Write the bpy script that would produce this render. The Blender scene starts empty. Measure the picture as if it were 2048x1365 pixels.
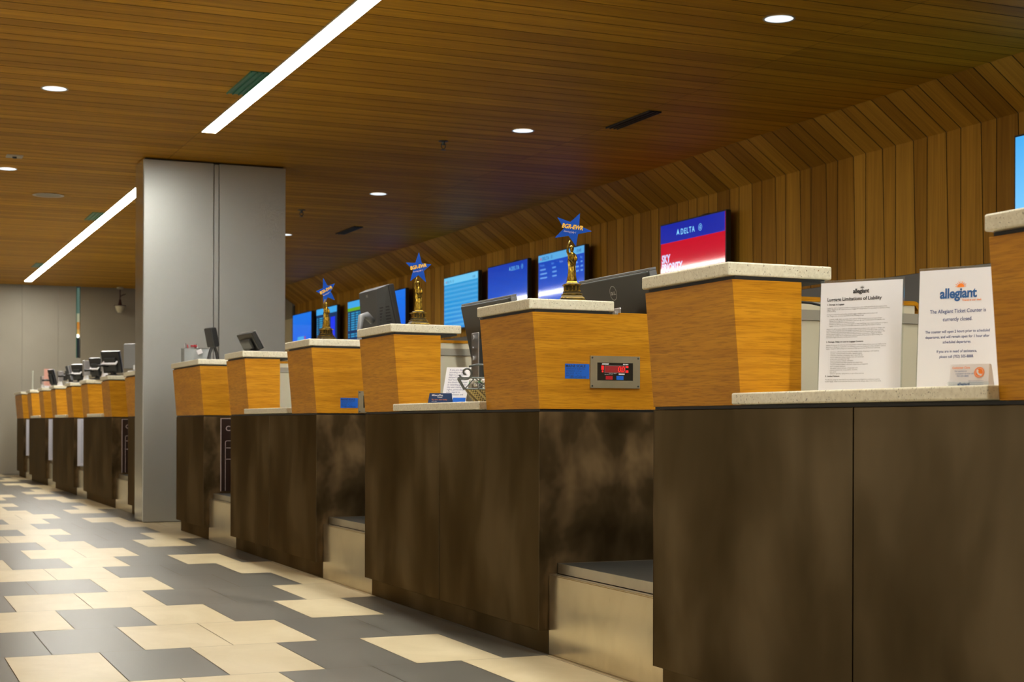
import bpy, bmesh, math, random
from mathutils import Vector, Matrix, Euler
S = bpy.context.scene
C = S.collection
PI = math.pi
random.seed(7)

# ---------------------------------------------------------------- camera
YAW, ROLL, FPX, HY, CAMZ = 0.40603, 0.003225, 3043.0, 847.7, 0.775
fw = Vector((math.sin(YAW), math.cos(YAW), 0)); rt0 = Vector((math.cos(YAW), -math.sin(YAW), 0)); up0 = Vector((0, 0, 1))
rt = math.cos(ROLL) * rt0 + math.sin(ROLL) * up0
up = -math.sin(ROLL) * rt0 + math.cos(ROLL) * up0
cd = bpy.data.cameras.new('camera'); cam = bpy.data.objects.new('camera', cd); C.objects.link(cam)
cam.matrix_world = Matrix(((rt.x, up.x, -fw.x, 0), (rt.y, up.y, -fw.y, 0), (rt.z, up.z, -fw.z, CAMZ), (0, 0, 0, 1)))
cd.sensor_width = 36; cd.lens = FPX / 2048 * 36; cd.shift_y = (HY - 682.5) / 2048
cd.clip_start = 0.05; cd.clip_end = 100
cd.dof.use_dof = True; cd.dof.focus_distance = 4.9; cd.dof.aperture_fstop = 8.0
S.camera = cam

# ---------------------------------------------------------------- world, exposure
W = bpy.data.worlds.new('world'); S.world = W; W.use_nodes = True
bg = W.node_tree.nodes['Background']; bg.inputs[0].default_value = (0.9, 0.95, 1.0, 1); bg.inputs[1].default_value = 0.25
S.view_settings.view_transform = 'Standard'; S.view_settings.look = 'None'
S.view_settings.gamma = 1; S.view_settings.exposure = 0.42; S.view_settings.use_curve_mapping = False
S.cycles.max_bounces = 8; S.cycles.diffuse_bounces = 4; S.cycles.glossy_bounces = 4
S.cycles.use_denoising = True
S.cycles.sample_clamp_indirect = 6
SPOT_POWER = 52.0; STRIP_POWER = 50.0; DOWN_POWER = 1.0; FILL_POWER = 1.7

# ---------------------------------------------------------------- materials
def newmat(name):
    m = bpy.data.materials.new(name); m.use_nodes = True
    return m, m.node_tree.nodes, m.node_tree.links, m.node_tree.nodes['Principled BSDF']
def plain(name, col, rough=0.5, metal=0.0, spec=0.5, emit=None, es=0.0, alpha=None, coat=0):
    m, N, L, b = newmat(name)
    b.inputs['Base Color'].default_value = (*col, 1); b.inputs['Roughness'].default_value = rough
    b.inputs['Metallic'].default_value = metal; b.inputs['Specular IOR Level'].default_value = spec
    if emit: b.inputs['Emission Color'].default_value = (*emit, 1); b.inputs['Emission Strength'].default_value = es
    if coat: b.inputs['Coat Weight'].default_value = coat
    return m
def ramp(N, L, src, stops):
    r = N.new('ShaderNodeValToRGB'); e = r.color_ramp.elements
    while len(e) < len(stops): e.new(0.5)
    for i, (p, c) in enumerate(stops): e[i].position = p; e[i].color = (*c, 1)
    L.new(src, r.inputs[0]); return r.outputs[0]
def noise(N, L, scale3, scale=1.0, detail=4, rough=0.5, dist=0.0, loc=(0, 0, 0)):
    tc = N.new('ShaderNodeTexCoord'); mp = N.new('ShaderNodeMapping'); mp.inputs['Scale'].default_value = scale3; mp.inputs['Location'].default_value = loc
    n = N.new('ShaderNodeTexNoise'); n.inputs['Scale'].default_value = scale; n.inputs['Detail'].default_value = detail
    n.inputs['Roughness'].default_value = rough; n.inputs['Distortion'].default_value = dist
    L.new(tc.outputs['Object'], mp.inputs[0]); L.new(mp.outputs[0], n.inputs['Vector']); return n.outputs['Fac']
def mix(N, L, a, b, fac, mode='MIX'):
    x = N.new('ShaderNodeMix'); x.data_type = 'RGBA'; x.blend_type = mode
    for sock, v in ((x.inputs[6], a), (x.inputs[7], b), (x.inputs[0], fac)):
        if hasattr(v, 'links') or hasattr(v, 'is_linked'): L.new(v, sock)
        elif isinstance(v, (int, float)): sock.default_value = v
        else: sock.default_value = (*v, 1)
    return x.outputs[2]
def bump(N, L, b, h, strength, dist=0.002):
    u = N.new('ShaderNodeBump'); u.inputs['Strength'].default_value = strength; u.inputs['Distance'].default_value = dist
    L.new(h, u.inputs['Height']); L.new(u.outputs[0], b.inputs['Normal'])

def mat_planks(name, c_lo, c_mid, c_hi, rough=0.45):
    m, N, L, b = newmat(name)
    g = N.new('ShaderNodeNewGeometry')
    base = ramp(N, L, g.outputs['Random Per Island'], [(0.0, c_lo), (0.5, c_mid), (1.0, c_hi)])
    gr = noise(N, L, (2.2, 70, 2.2), 1.0, 5, 0.6)
    gr2 = noise(N, L, (0.8, 14, 0.8), 1.0, 3, 0.5)
    c = mix(N, L, base, ramp(N, L, gr, [(0.3, (0.78, 0.74, 0.7)), (0.7, (1.12, 1.1, 1.08))]), 1.0, 'MULTIPLY')
    c = mix(N, L, c, ramp(N, L, gr2, [(0.3, (0.85, 0.82, 0.8)), (0.7, (1.1, 1.1, 1.1))]), 1.0, 'MULTIPLY')
    L.new(c, b.inputs['Base Color']); b.inputs['Roughness'].default_value = rough
    b.inputs['Specular IOR Level'].default_value = 0.1
    bump(N, L, b, gr, 0.25, 0.001)
    return m
def mat_oak():
    m, N, L, b = newmat('oak_veneer')
    w = noise(N, L, (1.5, 1.5, 16), 1.0, 3, 0.5, 0.6)
    f = noise(N, L, (13, 13, 260), 1.0, 3, 0.6, 0.2)
    f2 = noise(N, L, (3, 3, 55), 1.0, 4, 0.6, 0.9)
    c = ramp(N, L, w, [(0.3, (0.48, 0.205, 0.006)), (0.5, (0.56, 0.25, 0.009)), (0.7, (0.63, 0.295, 0.015))])
    c = mix(N, L, c, ramp(N, L, f, [(0.36, (0.55, 0.47, 0.35)), (0.52, (1, 1, 1))]), 0.55, 'MULTIPLY')
    c = mix(N, L, c, ramp(N, L, f2, [(0.35, (0.78, 0.72, 0.62)), (0.55, (1.04, 1.04, 1.04))]), 0.7, 'MULTIPLY')
    L.new(c, b.inputs['Base Color']); b.inputs['Roughness'].default_value = 0.42; b.inputs['Specular IOR Level'].default_value = 0.25
    bump(N, L, b, f, 0.25, 0.0006)
    return m
def mat_bronze(name, c0, c1, c2, cs, metal):
    m, N, L, b = newmat(name)
    cloud = noise(N, L, cs, 1.0, 3, 0.5, 0.25)
    streak = noise(N, L, (9, 9, 0.8), 1.0, 4, 0.5)
    fine = noise(N, L, (14, 14, 600), 1.0, 2, 0.5)
    c = ramp(N, L, cloud, [(0.32, c0), (0.5, c1), (0.68, c2)])
    c = mix(N, L, c, ramp(N, L, streak, [(0.3, (0.88, 0.88, 0.88)), (0.7, (1.12, 1.11, 1.1))]), 0.6, 'MULTIPLY')
    L.new(c, b.inputs['Base Color']); b.inputs['Metallic'].default_value = metal; b.inputs['Specular Tint'].default_value = (0.5, 0.4, 0.28, 1)
    r = N.new('ShaderNodeMapRange'); L.new(cloud, r.inputs[0]); r.inputs[3].default_value = 0.36; r.inputs[4].default_value = 0.5; L.new(r.outputs[0], b.inputs['Roughness'])
    bump(N, L, b, fine, 0.06, 0.0004)
    return m
def mat_steel(name, col, rough, smudge=True):
    m, N, L, b = newmat(name)
    n = noise(N, L, (7, 7, 5), 1.0, 5, 0.6, 0.5)
    c = ramp(N, L, n, [(0.35, tuple(v * 0.85 for v in col)), (0.6, col)])
    if smudge:
        s = noise(N, L, (22, 19, 13), 1.0, 2, 0.5, 0.4)
        c = mix(N, L, c, (0.16, 0.14, 0.1), ramp(N, L, s, [(0.77, (0, 0, 0)), (0.80, (0.6, 0.6, 0.6))]))
    L.new(c, b.inputs['Base Color']); b.inputs['Metallic'].default_value = 0.9
    r = N.new('ShaderNodeMapRange'); L.new(n, r.inputs[0]); r.inputs[3].default_value = rough - 0.06; r.inputs[4].default_value = rough + 0.08; L.new(r.outputs[0], b.inputs['Roughness'])
    f = noise(N, L, (8, 8, 500), 1.0, 2); bump(N, L, b, f, 0.05, 0.0004)
    return m
def mat_quartz():
    m, N, L, b = newmat('speckled_quartz')
    tc = N.new('ShaderNodeTexCoord')
    c = (0.60, 0.575, 0.46)
    n = noise(N, L, (1, 1, 1), 90, 3, 0.6)
    col = ramp(N, L, n, [(0.35, (0.74, 0.70, 0.54)), (0.65, (0.86, 0.83, 0.67))])
    for sc, th, tint in ((230, 0.70, (0.22, 0.19, 0.11)), (150, 0.735, (0.12, 0.10, 0.06)), (190, 0.745, (0.34, 0.18, 0.06))):
        s = noise(N, L, (1, 1, 0.9), sc, 1.0, 0.4, 0.6, (sc, sc * 2, 3))
        col = mix(N, L, col, tint, ramp(N, L, s, [(th, (0, 0, 0)), (th + 0.02, (1, 1, 1))]))
    L.new(col, b.inputs['Base Color']); b.inputs['Roughness'].default_value = 0.3
    return m
def mat_tile(name, lo, hi, rough):
    m, N, L, b = newmat(name)
    g = N.new('ShaderNodeNewGeometry')
    n = noise(N, L, (3.5, 2.0, 1), 1.0, 6, 0.62, 0.7)
    c = ramp(N, L, n, [(0.3, lo), (0.7, hi)])
    c = mix(N, L, c, ramp(N, L, g.outputs['Random Per Island'], [(0, (0.93, 0.93, 0.93)), (1, (1.05, 1.05, 1.05))]), 1.0, 'MULTIPLY')
    L.new(c, b.inputs['Base Color']); b.inputs['Specular IOR Level'].default_value = 0.36
    r = N.new('ShaderNodeMapRange'); L.new(n, r.inputs[0]); r.inputs[3].default_value = rough - 0.05; r.inputs[4].default_value = rough + 0.07; L.new(r.outputs[0], b.inputs['Roughness'])
    return m
def mat_wall(name, lo, hi, rough=0.6, metal=0.0):
    m, N, L, b = newmat(name)
    n = noise(N, L, (1, 1, 1), 1.3, 4, 0.5)
    L.new(ramp(N, L, n, [(0.3, lo), (0.7, hi)]), b.inputs['Base Color']); b.inputs['Roughness'].default_value = rough; b.inputs['Metallic'].default_value = metal
    return m
SCR = 0.72
def glow(name, col, s):
    return plain(name, (0.02, 0.02, 0.02), 0.12, emit=col, es=s * SCR)
def mat_screen(name, c_top, c_bot, s, stripes=None):
    """lit display whose picture fades from top to bottom (object z 0 = bottom, 1 = top is mapped by size)"""
    m, N, L, b = newmat(name)
    tc = N.new('ShaderNodeTexCoord'); sp = N.new('ShaderNodeSeparateXYZ'); L.new(tc.outputs['Generated'], sp.inputs[0])
    c = ramp(N, L, sp.outputs[2], [(0.0, c_bot), (1.0, c_top)])
    if stripes:
        mt = N.new('ShaderNodeMath'); mt.operation = 'MULTIPLY'; L.new(sp.outputs[2], mt.inputs[0]); mt.inputs[1].default_value = stripes[0]
        f = N.new('ShaderNodeMath'); f.operation = 'FRACT'; L.new(mt.outputs[0], f.inputs[0])
        c = mix(N, L, c, stripes[1], ramp(N, L, f.outputs[0], [(0.45, (0, 0, 0)), (0.6, (0.85, 0.85, 0.85))]))
    b.inputs['Base Color'].default_value = (0.01, 0.01, 0.012, 1); b.inputs['Roughness'].default_value = 0.06
    L.new(c, b.inputs['Emission Color']); b.inputs['Emission Strength'].default_value = s * SCR
    return m

M = {}
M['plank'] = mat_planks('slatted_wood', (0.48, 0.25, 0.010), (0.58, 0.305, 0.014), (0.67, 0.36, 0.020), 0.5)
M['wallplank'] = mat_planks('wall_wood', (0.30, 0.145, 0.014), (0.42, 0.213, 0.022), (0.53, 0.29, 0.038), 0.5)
M['oak'] = mat_oak(); M['bronze'] = mat_bronze('bronze_steel', (0.06, 0.045, 0.024), (0.09, 0.068, 0.038), (0.14, 0.107, 0.063), (3.2, 3.6, 2.0), 0.9)
M['bronze_side'] = mat_bronze('clouded_bronze', (0.035, 0.023, 0.010), (0.085, 0.058, 0.028), (0.24, 0.165, 0.085), (6.0, 3, 4.2), 0.6)
M['steel'] = mat_steel('stainless_steel', (0.70, 0.62, 0.45), 0.2)
M['steel2'] = mat_steel('brushed_steel', (0.5, 0.46, 0.36), 0.3, False)
M['platetop'] = mat_steel('scale_top', (0.12, 0.125, 0.12), 0.4, False)
M['quartz'] = mat_quartz()
M['tile_c'] = mat_tile('cream_tile', (0.52, 0.425, 0.245), (0.65, 0.56, 0.37), 0.36)
M['tile_d'] = mat_tile('charcoal_tile', (0.085, 0.08, 0.066), (0.135, 0.127, 0.105), 0.34)
M['kerf'] = plain('dark_plank_edge', (0.012, 0.006, 0.002), 0.8)
M['grout'] = plain('grout', (0.25, 0.22, 0.16), 0.8)
M['black'] = plain('black_gap', (0.008, 0.008, 0.008), 0.6)
M['blackp'] = plain('black_plastic', (0.022, 0.023, 0.024), 0.38)
M['darkp'] = plain('dark_grey_plastic', (0.028, 0.031, 0.032), 0.45)
M['greyp'] = plain('grey_plastic', (0.2, 0.21, 0.225), 0.35)
M['silver'] = plain('silver', (0.55, 0.56, 0.58), 0.3, 0.8)
M['white'] = plain('white_laminate', (0.66, 0.62, 0.47), 0.45)
M['band'] = plain('grey_band', (0.36, 0.34, 0.28), 0.4)
M['paper'] = plain('white_paper', (0.78, 0.78, 0.82), 0.5)
M['acrylic'] = None
M['greywall'] = mat_wall('grey_panel', (0.13, 0.125, 0.12), (0.16, 0.155, 0.148), 0.5)
M['cream'] = mat_wall('cream_wall', (0.62, 0.53, 0.33), (0.66, 0.57, 0.36), 0.6)
M['farwall'] = mat_wall('stone_grey_wall', (0.36, 0.33, 0.26), (0.40, 0.37, 0.30), 0.55)
M['farwall_dim'] = mat_wall('dim_taupe_wall', (0.27, 0.23, 0.16), (0.31, 0.265, 0.185), 0.6)  # brown-grey wall; its weaker light is put into the darker colour
M['column'] = mat_wall('satin_panel', (0.46, 0.475, 0.46), (0.50, 0.515, 0.50), 0.36, 0.5)
M['columnside'] = mat_steel('polished_panel', (0.62, 0.62, 0.6), 0.2, False)
M['strip'] = plain('strip_diffuser', (0.9, 0.9, 0.9), 0.5, emit=(1.0, 0.97, 0.87), es=STRIP_POWER)
M['down'] = plain('downlight_lens', (0.8, 0.8, 0.8), 0.5, emit=(0.78, 0.90, 1.0), es=DOWN_POWER)
M['trimw'] = plain('white_trim', (0.5, 0.48, 0.42), 0.4)
M['teal'] = plain('teal_metal', (0.03, 0.22, 0.15), 0.35, 0.3)
M['gold'] = None; M['sblue'] = plain('star_blue', (0.002, 0.065, 0.42), 0.6, spec=0.2)
M['yellow'] = plain('yellow_ink', (0.95, 0.55, 0.03), 0.5); M['pink'] = plain('pale_ink', (0.8, 0.6, 0.55), 0.5)
M['ink'] = plain('dark_ink', (0.03, 0.03, 0.035), 0.6); M['inkg'] = plain('grey_ink', (0.2, 0.19, 0.2), 0.6)
M['inkb'] = plain('blue_ink', (0.02, 0.10, 0.30), 0.6); M['inkn'] = plain('navy_ink', (0.035, 0.06, 0.22), 0.6)
M['orange'] = plain('orange_ink', (0.85, 0.22, 0.02), 0.5)
M['stblue'] = plain('sticker_blue', (0.004, 0.12, 0.62), 0.35)
M['red'] = plain('red_plastic', (0.45, 0.01, 0.02), 0.35)
M['navy'] = plain('navy_card', (0.01, 0.035, 0.12), 0.35)
M['brown'] = plain('brown_board', (0.02, 0.008, 0.005), 0.35); M['pale'] = plain('pale_line', (0.5, 0.42, 0.42), 0.5)
M['iron'] = plain('grey_iron', (0.09, 0.10, 0.10), 0.4, 0.7)
M['green'] = plain('green_cord', (0.01, 0.25, 0.06), 0.5)
M['fillpane'] = plain('hall_fill_glazing', (0.7, 0.75, 0.8), 0.3, emit=(1.0, 0.93, 0.78), es=FILL_POWER)  # glow of the unseen glazing added along the left side
M['brownm'] = plain('brown_metal', (0.06, 0.02, 0.012), 0.4, 0.6)
M['shade'] = plain('frosted_shade', (0.5, 0.44, 0.28), 0.3)
def mk_gold():
    m, N, L, b = newmat('antique_gold')
    n = noise(N, L, (1, 1, 1), 60, 3, 0.6)
    L.new(ramp(N, L, n, [(0.38, (0.035, 0.022, 0.004)), (0.6, (0.62, 0.40, 0.05))]), b.inputs['Base Color'])
    b.inputs['Metallic'].default_value = 0.9; b.inputs['Roughness'].default_value = 0.3; return m
M['gold'] = mk_gold()
M['goldd'] = plain('dark_bronze', (0.05, 0.034, 0.01), 0.4, 0.8)
def mk_acrylic():
    m, N, L, b = newmat('clear_acrylic')
    b.inputs['Base Color'].default_value = (0.9, 0.95, 0.95, 1); b.inputs['Roughness'].default_value = 0.08
    b.inputs['Transmission Weight'].default_value = 0.95; b.inputs['IOR'].default_value = 1.15; return m
M['acrylic'] = mk_acrylic()
def mk_weave():
    m, N, L, b = newmat('rope_weave')
    tc = N.new('ShaderNodeTexCoord'); mp = N.new('ShaderNodeMapping'); mp.inputs['Rotation'].default_value = (0.6, 0.6, 0.5); L.new(tc.outputs['Object'], mp.inputs[0])
    ch = N.new('ShaderNodeTexChecker'); ch.inputs['Scale'].default_value = 130; ch.inputs[1].default_value = (0.10, 0.07, 0.025, 1); ch.inputs[2].default_value = (0.42, 0.32, 0.12, 1)
    L.new(mp.outputs[0], ch.inputs[0]); L.new(ch.outputs[0], b.inputs['Base Color']); b.inputs['Roughness'].default_value = 0.7
    bump(N, L, b, ch.outputs[1], 0.6, 0.003); return m
M['weave'] = mk_weave()
M['binp'] = plain('smoky_clear_plastic', (0.42, 0.46, 0.47), 0.15); M['binp'].node_tree.nodes['Principled BSDF'].inputs['Alpha'].default_value = 0.45

# ---------------------------------------------------------------- mesh helpers
class MB:
    def __init__(s): s.v = []; s.f = []; s.mi = []; s.mats = []; s.cur = 0
    def m(s, mat):
        if mat not in s.mats: s.mats.append(mat)
        s.cur = s.mats.index(mat); return s
    def add(s, vs, fs):
        o = len(s.v); s.v += [tuple(v) for v in vs]
        for f in fs: s.f.append(tuple(o + i for i in f)); s.mi.append(s.cur)
        return s
    def box(s, x0, x1, y0, y1, z0, z1):
        return s.hexa([(x0, y0, z0), (x1, y0, z0), (x1, y1, z0), (x0, y1, z0), (x0, y0, z1), (x1, y0, z1), (x1, y1, z1), (x0, y1, z1)])
    def hexa(s, p): return s.add(p, [(0, 3, 2, 1), (4, 5, 6, 7), (0, 1, 5, 4), (1, 2, 6, 5), (2, 3, 7, 6), (3, 0, 4, 7)])
    def quad(s, a, b, c, d): return s.add([a, b, c, d], [(0, 1, 2, 3)])
    def prism(s, pts, d):
        """pts: planar polygon (3D), extruded by vector d"""
        n = len(pts); q = [Vector(p) for p in pts]; r = [p + Vector(d) for p in q]
        return s.add(q + r, [tuple(range(n))[::-1], tuple(range(n, 2 * n))] + [(i, (i + 1) % n, n + (i + 1) % n, n + i) for i in range(n)])
    def lathe(s, prof, cx=0, cy=0, n=24, axis='z', sx=1, sy=1):
        vs = []; fs = []
        for r, z in prof:
            for k in range(n):
                a = 2 * PI * k / n; vs.append((cx + r * math.cos(a) * sx, cy + r * math.sin(a) * sy, z))
        for i in range(len(prof) - 1):
            for k in range(n):
                k2 = (k + 1) % n; fs.append((i * n + k, i * n + k2, (i + 1) * n + k2, (i + 1) * n + k))
        if prof[0][0] > 1e-6: fs.append(tuple(range(n))[::-1])
        if prof[-1][0] > 1e-6: fs.append(tuple((len(prof) - 1) * n + k for k in range(n)))
        return s.add(vs, fs)
    def tube(s, pts, r, n=8):
        pts = [Vector(p) for p in pts]; rs = r if isinstance(r, (list, tuple)) else [r] * len(pts); vs = []; fs = []
        prev = None
        for i, p in enumerate(pts):
            t = (pts[min(i + 1, len(pts) - 1)] - pts[max(i - 1, 0)]).normalized()
            if prev is None: u = t.orthogonal().normalized()
            else: u = (prev - t * prev.dot(t)).normalized()
            prev = u; w = t.cross(u)
            for k in range(n):
                a = 2 * PI * k / n; vs.append(p + (u * math.cos(a) + w * math.sin(a)) * rs[i])
        for i in range(len(pts) - 1):
            for k in range(n):
                k2 = (k + 1) % n; fs.append((i * n + k, i * n + k2, (i + 1) * n + k2, (i + 1) * n + k))
        fs.append(tuple(range(n))[::-1]); fs.append(tuple((len(pts) - 1) * n + k for k in range(n)))
        return s.add(vs, fs)
    def build(s, name, parent=None, bevel=0, smooth=False, xf=None, fix=True):
        me = bpy.data.meshes.new(name)
        vs = s.v if xf is None else [tuple(xf @ Vector(v)) for v in s.v]
        me.from_pydata(vs, [], s.f)
        for mt in s.mats: me.materials.append(mt)
        for p, i in zip(me.polygons, s.mi): p.material_index = i
        if fix or bevel:
            bm = bmesh.new(); bm.from_mesh(me)
            if bevel:
                bmesh.ops.bevel(bm, geom=[e for e in bm.edges if e.calc_face_angle(0) > 0.5], offset=bevel, segments=2, affect='EDGES', profile=0.5)
            bmesh.ops.recalc_face_normals(bm, faces=bm.faces); bm.to_mesh(me); bm.free()
        if smooth:
            for p in me.polygons: p.use_smooth = True
        me.update()
        o = bpy.data.objects.new(name, me); C.objects.link(o)
        if parent is not None: o.parent = parent
        return o
def mb(mat): return MB().m(mat)
def thing(name, label, cat, loc=(0, 0, 0), rz=0, group=None):
    o = bpy.data.objects.new(name, None); C.objects.link(o); o.empty_display_size = 0.05
    o.location = loc; o.rotation_euler = (0, 0, rz); o['label'] = label; o['category'] = cat
    if group: o['group'] = group
    return o
def tag(o, label, cat, group=None):
    o['label'] = label; o['category'] = cat
    if group: o['group'] = group
    return o
def struct(o): o['kind'] = 'structure'; return o
def dup(root, loc, rz, label, group=None):
    r = root.copy(); C.objects.link(r); r.location = loc; r.rotation_euler = (0, 0, rz); r['label'] = label
    if group: r['group'] = group
    for ch in list(root.children):
        c = ch.copy(); C.objects.link(c); c.parent = r
        for g in list(ch.children):
            d = g.copy(); C.objects.link(d); d.parent = c
    return r
def text_data(body, size, align='LEFT', shear=0, bold=0, spacing=1.0, line=1.0):
    cu = bpy.data.curves.new('t', 'FONT'); cu.body = body; cu.size = size; cu.align_x = align; cu.shear = shear; cu.offset = bold * size
    cu.space_character = spacing; cu.space_line = line; cu.resolution_u = 3; cu.fill_mode = 'BOTH'
    o = bpy.data.objects.new('t', cu); C.objects.link(o)
    dg = bpy.context.evaluated_depsgraph_get(); dg.update()
    me = bpy.data.meshes.new_from_object(o.evaluated_get(dg))
    vs = [v.co.copy() for v in me.vertices]; fs = [tuple(p.vertices) for p in me.polygons]
    bpy.data.objects.remove(o); bpy.data.curves.remove(cu); bpy.data.meshes.remove(me)
    return vs, fs
def txt(b, body, size, o, ux, uy, align='LEFT', sx=1.0, **k):
    """write text into builder b: origin o, baseline direction ux, up direction uy"""
    vs, fs = text_data(body, size, align, **k); ux = Vector(ux); uy = Vector(uy); o = Vector(o)
    b.add([o + ux * v.x * sx + uy * v.y for v in vs], fs); return b
def circ(o, ux, uy, r, n=32, ry=None, a0=0, a1=2 * PI):
    o = Vector(o); ux = Vector(ux); uy = Vector(uy); ry = ry or r
    full = abs(a1 - a0 - 2 * PI) < 1e-6
    return [o + ux * r * math.cos(a0 + (a1 - a0) * k / (n if full else n - 1)) + uy * ry * math.sin(a0 + (a1 - a0) * k / (n if full else n - 1)) for k in range(n)]
def ring(b, o, ux, uy, r0, r1, n=32, ry0=None, ry1=None):
    A = circ(o, ux, uy, r0, n, ry0); B = circ(o, ux, uy, r1, n, ry1)
    b.add(A + B, [(i, (i + 1) % n, n + (i + 1) % n, n + i) for i in range(n)]); return b

# ================================================================ SETTING
H = 2.827                                    # flat ceiling
# ---- floor
TY0, TP, TX0, TW = 4.63, 0.619, 0.748, 0.3038
rowpat = {0: (2, 'CD', None), 1: (4, 'CCDD', None), 2: (2, 'CD', None), 3: (4, 'CDDC', None), 4: (3, 'DCD', None), 5: (4, 'CDDC', None)}
def tile_dark(k, j):
    r = k % 6
    if r in (0, 2): return j % 2 == 0
    if r == 1: return (j % 4) in (2, 3) or j == 4
    if r == 4: return (j % 3) in (0, 2)
    return (j % 4) in (1, 2)
fb = mb(M['grout']); fb.quad((-9, -4, -0.003), (7.5, -4, -0.003), (7.5, 24.6, -0.003), (-9, 24.6, -0.003))
g = 0.0016
fb.m(plain('bounce_absorber', (0.035, 0.033, 0.03), 0.9)).quad((3.36, -4, 0), (7.5, -4, 0), (7.5, 22.9, 0), (3.36, 22.9, 0))  # unseen dark floor behind the counters, added to dim bounce onto the ceiling
for k in range(-14, 33):
    y0 = TY0 + k * TP; x0 = TX0 if k % 2 == 0 else TX0 + TW / 2
    for j in range(-33, 23):
        fb.m(M['tile_d'] if tile_dark(k, j) else M['tile_c'])
        xa = x0 + j * TW
        if xa > 3.05 and y0 < 22.9: continue
        fb.quad((xa + g, y0 + g, 0), (xa + TW - g, y0 + g, 0), (xa + TW - g, y0 + TP - g, 0), (xa + g, y0 + TP - g, 0))
struct(fb.build('floor', fix=False))
# ---- ceiling: slats across the hall, folding down into the sloped soffit
P, YN = 0.319, 7.795
rows = []
for n in range(-37, 53):
    a = YN + n * P
    rows.append((a, a + 0.138)); rows.append((a + 0.138, a + P))
cb = mb(M['black']); cb.box(-9, 7.5, -4, 24.6, H + 0.03, H + 0.05)
xs = [-9, -7.91, -5.38, -2.85, -0.32, 2.21, 4.74, 5.872]
XE, XW, ZW = 5.872, 6.2, 2.594
for (a, b_) in rows:
    if b_ > 23.8 or a < -4: continue
    for i in range(7):
        x0, x1, y0, y1 = xs[i] + 0.001, xs[i + 1] - 0.001, a + 0.0035, b_ - 0.0035
        cb.m(M['plank']).quad((x0, y0, H), (x0, y1, H), (x1, y1, H), (x1, y0, H))
        cb.m(M['kerf']).add([(x0, y0, H), (x1, y0, H), (x1, y1, H), (x0, y1, H), (x0, y0, H + .02), (x1, y0, H + .02), (x1, y1, H + .02), (x0, y1, H + .02)], [(4, 5, 6, 7), (0, 1, 5, 4), (1, 2, 6, 5), (2, 3, 7, 6), (3, 0, 4, 7)])
struct(cb.build('ceiling', fix=False))
sb = mb(M['wallplank'])
wb = MB().m(M['wallplank'])
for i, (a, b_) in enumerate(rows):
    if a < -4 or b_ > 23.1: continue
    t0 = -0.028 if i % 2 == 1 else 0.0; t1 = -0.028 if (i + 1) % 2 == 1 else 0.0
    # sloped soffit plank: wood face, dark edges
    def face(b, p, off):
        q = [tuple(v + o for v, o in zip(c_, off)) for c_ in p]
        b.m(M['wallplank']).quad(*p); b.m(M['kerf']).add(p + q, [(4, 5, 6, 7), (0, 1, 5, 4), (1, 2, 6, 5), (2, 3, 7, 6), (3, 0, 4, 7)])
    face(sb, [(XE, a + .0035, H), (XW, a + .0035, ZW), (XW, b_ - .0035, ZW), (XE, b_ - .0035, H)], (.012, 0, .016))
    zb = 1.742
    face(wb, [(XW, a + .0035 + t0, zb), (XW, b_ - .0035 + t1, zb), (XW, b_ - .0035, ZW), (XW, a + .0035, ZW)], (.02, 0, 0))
sb.m(M['black']).hexa([(XE + .02, -4, H + .026), (XW + .02, -4, ZW + .026), (XW + .02, 23.1, ZW + .026), (XE + .02, 23.1, H + .026), (XE + .03, -4, H + .04), (XW + .03, -4, ZW + .04), (XW + .03, 23.1, ZW + .04), (XE + .03, 23.1, H + .04)])
struct(sb.build('trim_1', fix=False))
wb.m(M['black']).box(XW + .021, XW + .06, -4, 23.1, 1.742, ZW)
wb.m(M['greywall']).box(XW, XW + .06, -4, 23.1, 0, 1.740)
wb.m(M['farwall_dim']).box(XW, XW + .06, 23.1, 23.8, 2.4, ZW + .3)
wb.m(M['cream']).box(XW, XW + .06, 23.1, 23.8, 0, 2.4)
struct(wb.build('wall_right', fix=False))
# ---- far wall with a narrow glazed slot
fw_ = mb(M['farwall']); 
for a, b_ in ((-9, -1.2), (-1.197, 0.3), (0.303, 1.6), (1.603, 2.25), (2.253, 2.77), (2.773, 3.035)): fw_.box(a, b_, 23.8, 23.95, 0, H + .03)
fw_.box(3.035, 3.10, 23.8, 23.95, 0, 1.75)
fw_.m(M['farwall_dim']).box(3.10, 5.35, 23.8, 23.95, 0, H + .03)
fw_.box(5.35, 6.4, 23.8, 23.95, 2.35, H + .03)
fw_.m(M['cream']).box(5.35, 6.4, 23.8, 23.95, 0, 2.35)
fw_.m(M['black']).box(-9, 6.4, 23.97, 23.99, 0, H)
struct(fw_.build('wall_far', fix=False))
w2 = mb(M['acrylic']).box(3.045, 3.10, 23.84, 23.85, 1.75, H); w2.m(M['teal']).box(3.035, 3.045, 23.8, 23.87, 1.75, H)
struct(w2.build('window_2', fix=False))
lt = thing('slot_glow_bands', 'narrow orange, white and navy bands with added glow in the slot of the far wall', 'display', (3.07, 23.9, 1.76))  # bands glow on their own, standing in for light inside the slot
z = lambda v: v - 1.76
mb(plain('glowing_orange', (.8, .3, .03), .5, emit=(.8, .3, .03), es=.45)).box(-.03, .028, 0, .02, z(2.19), z(2.30)).build('orange_band', lt)
mb(plain('glowing_amber', (0.75, 0.42, 0.1), .5, emit=(.75, .42, .1), es=.5)).box(-.03, .028, 0, .02, z(2.08), z(2.188)).build('amber_band', lt)
mb(plain('glowing_white', (.6, .58, .4), .5, emit=(.6, .55, .35), es=.5)).box(-.03, .028, 0, .02, z(2.302), z(2.43)).build('white_band', lt)
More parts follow.
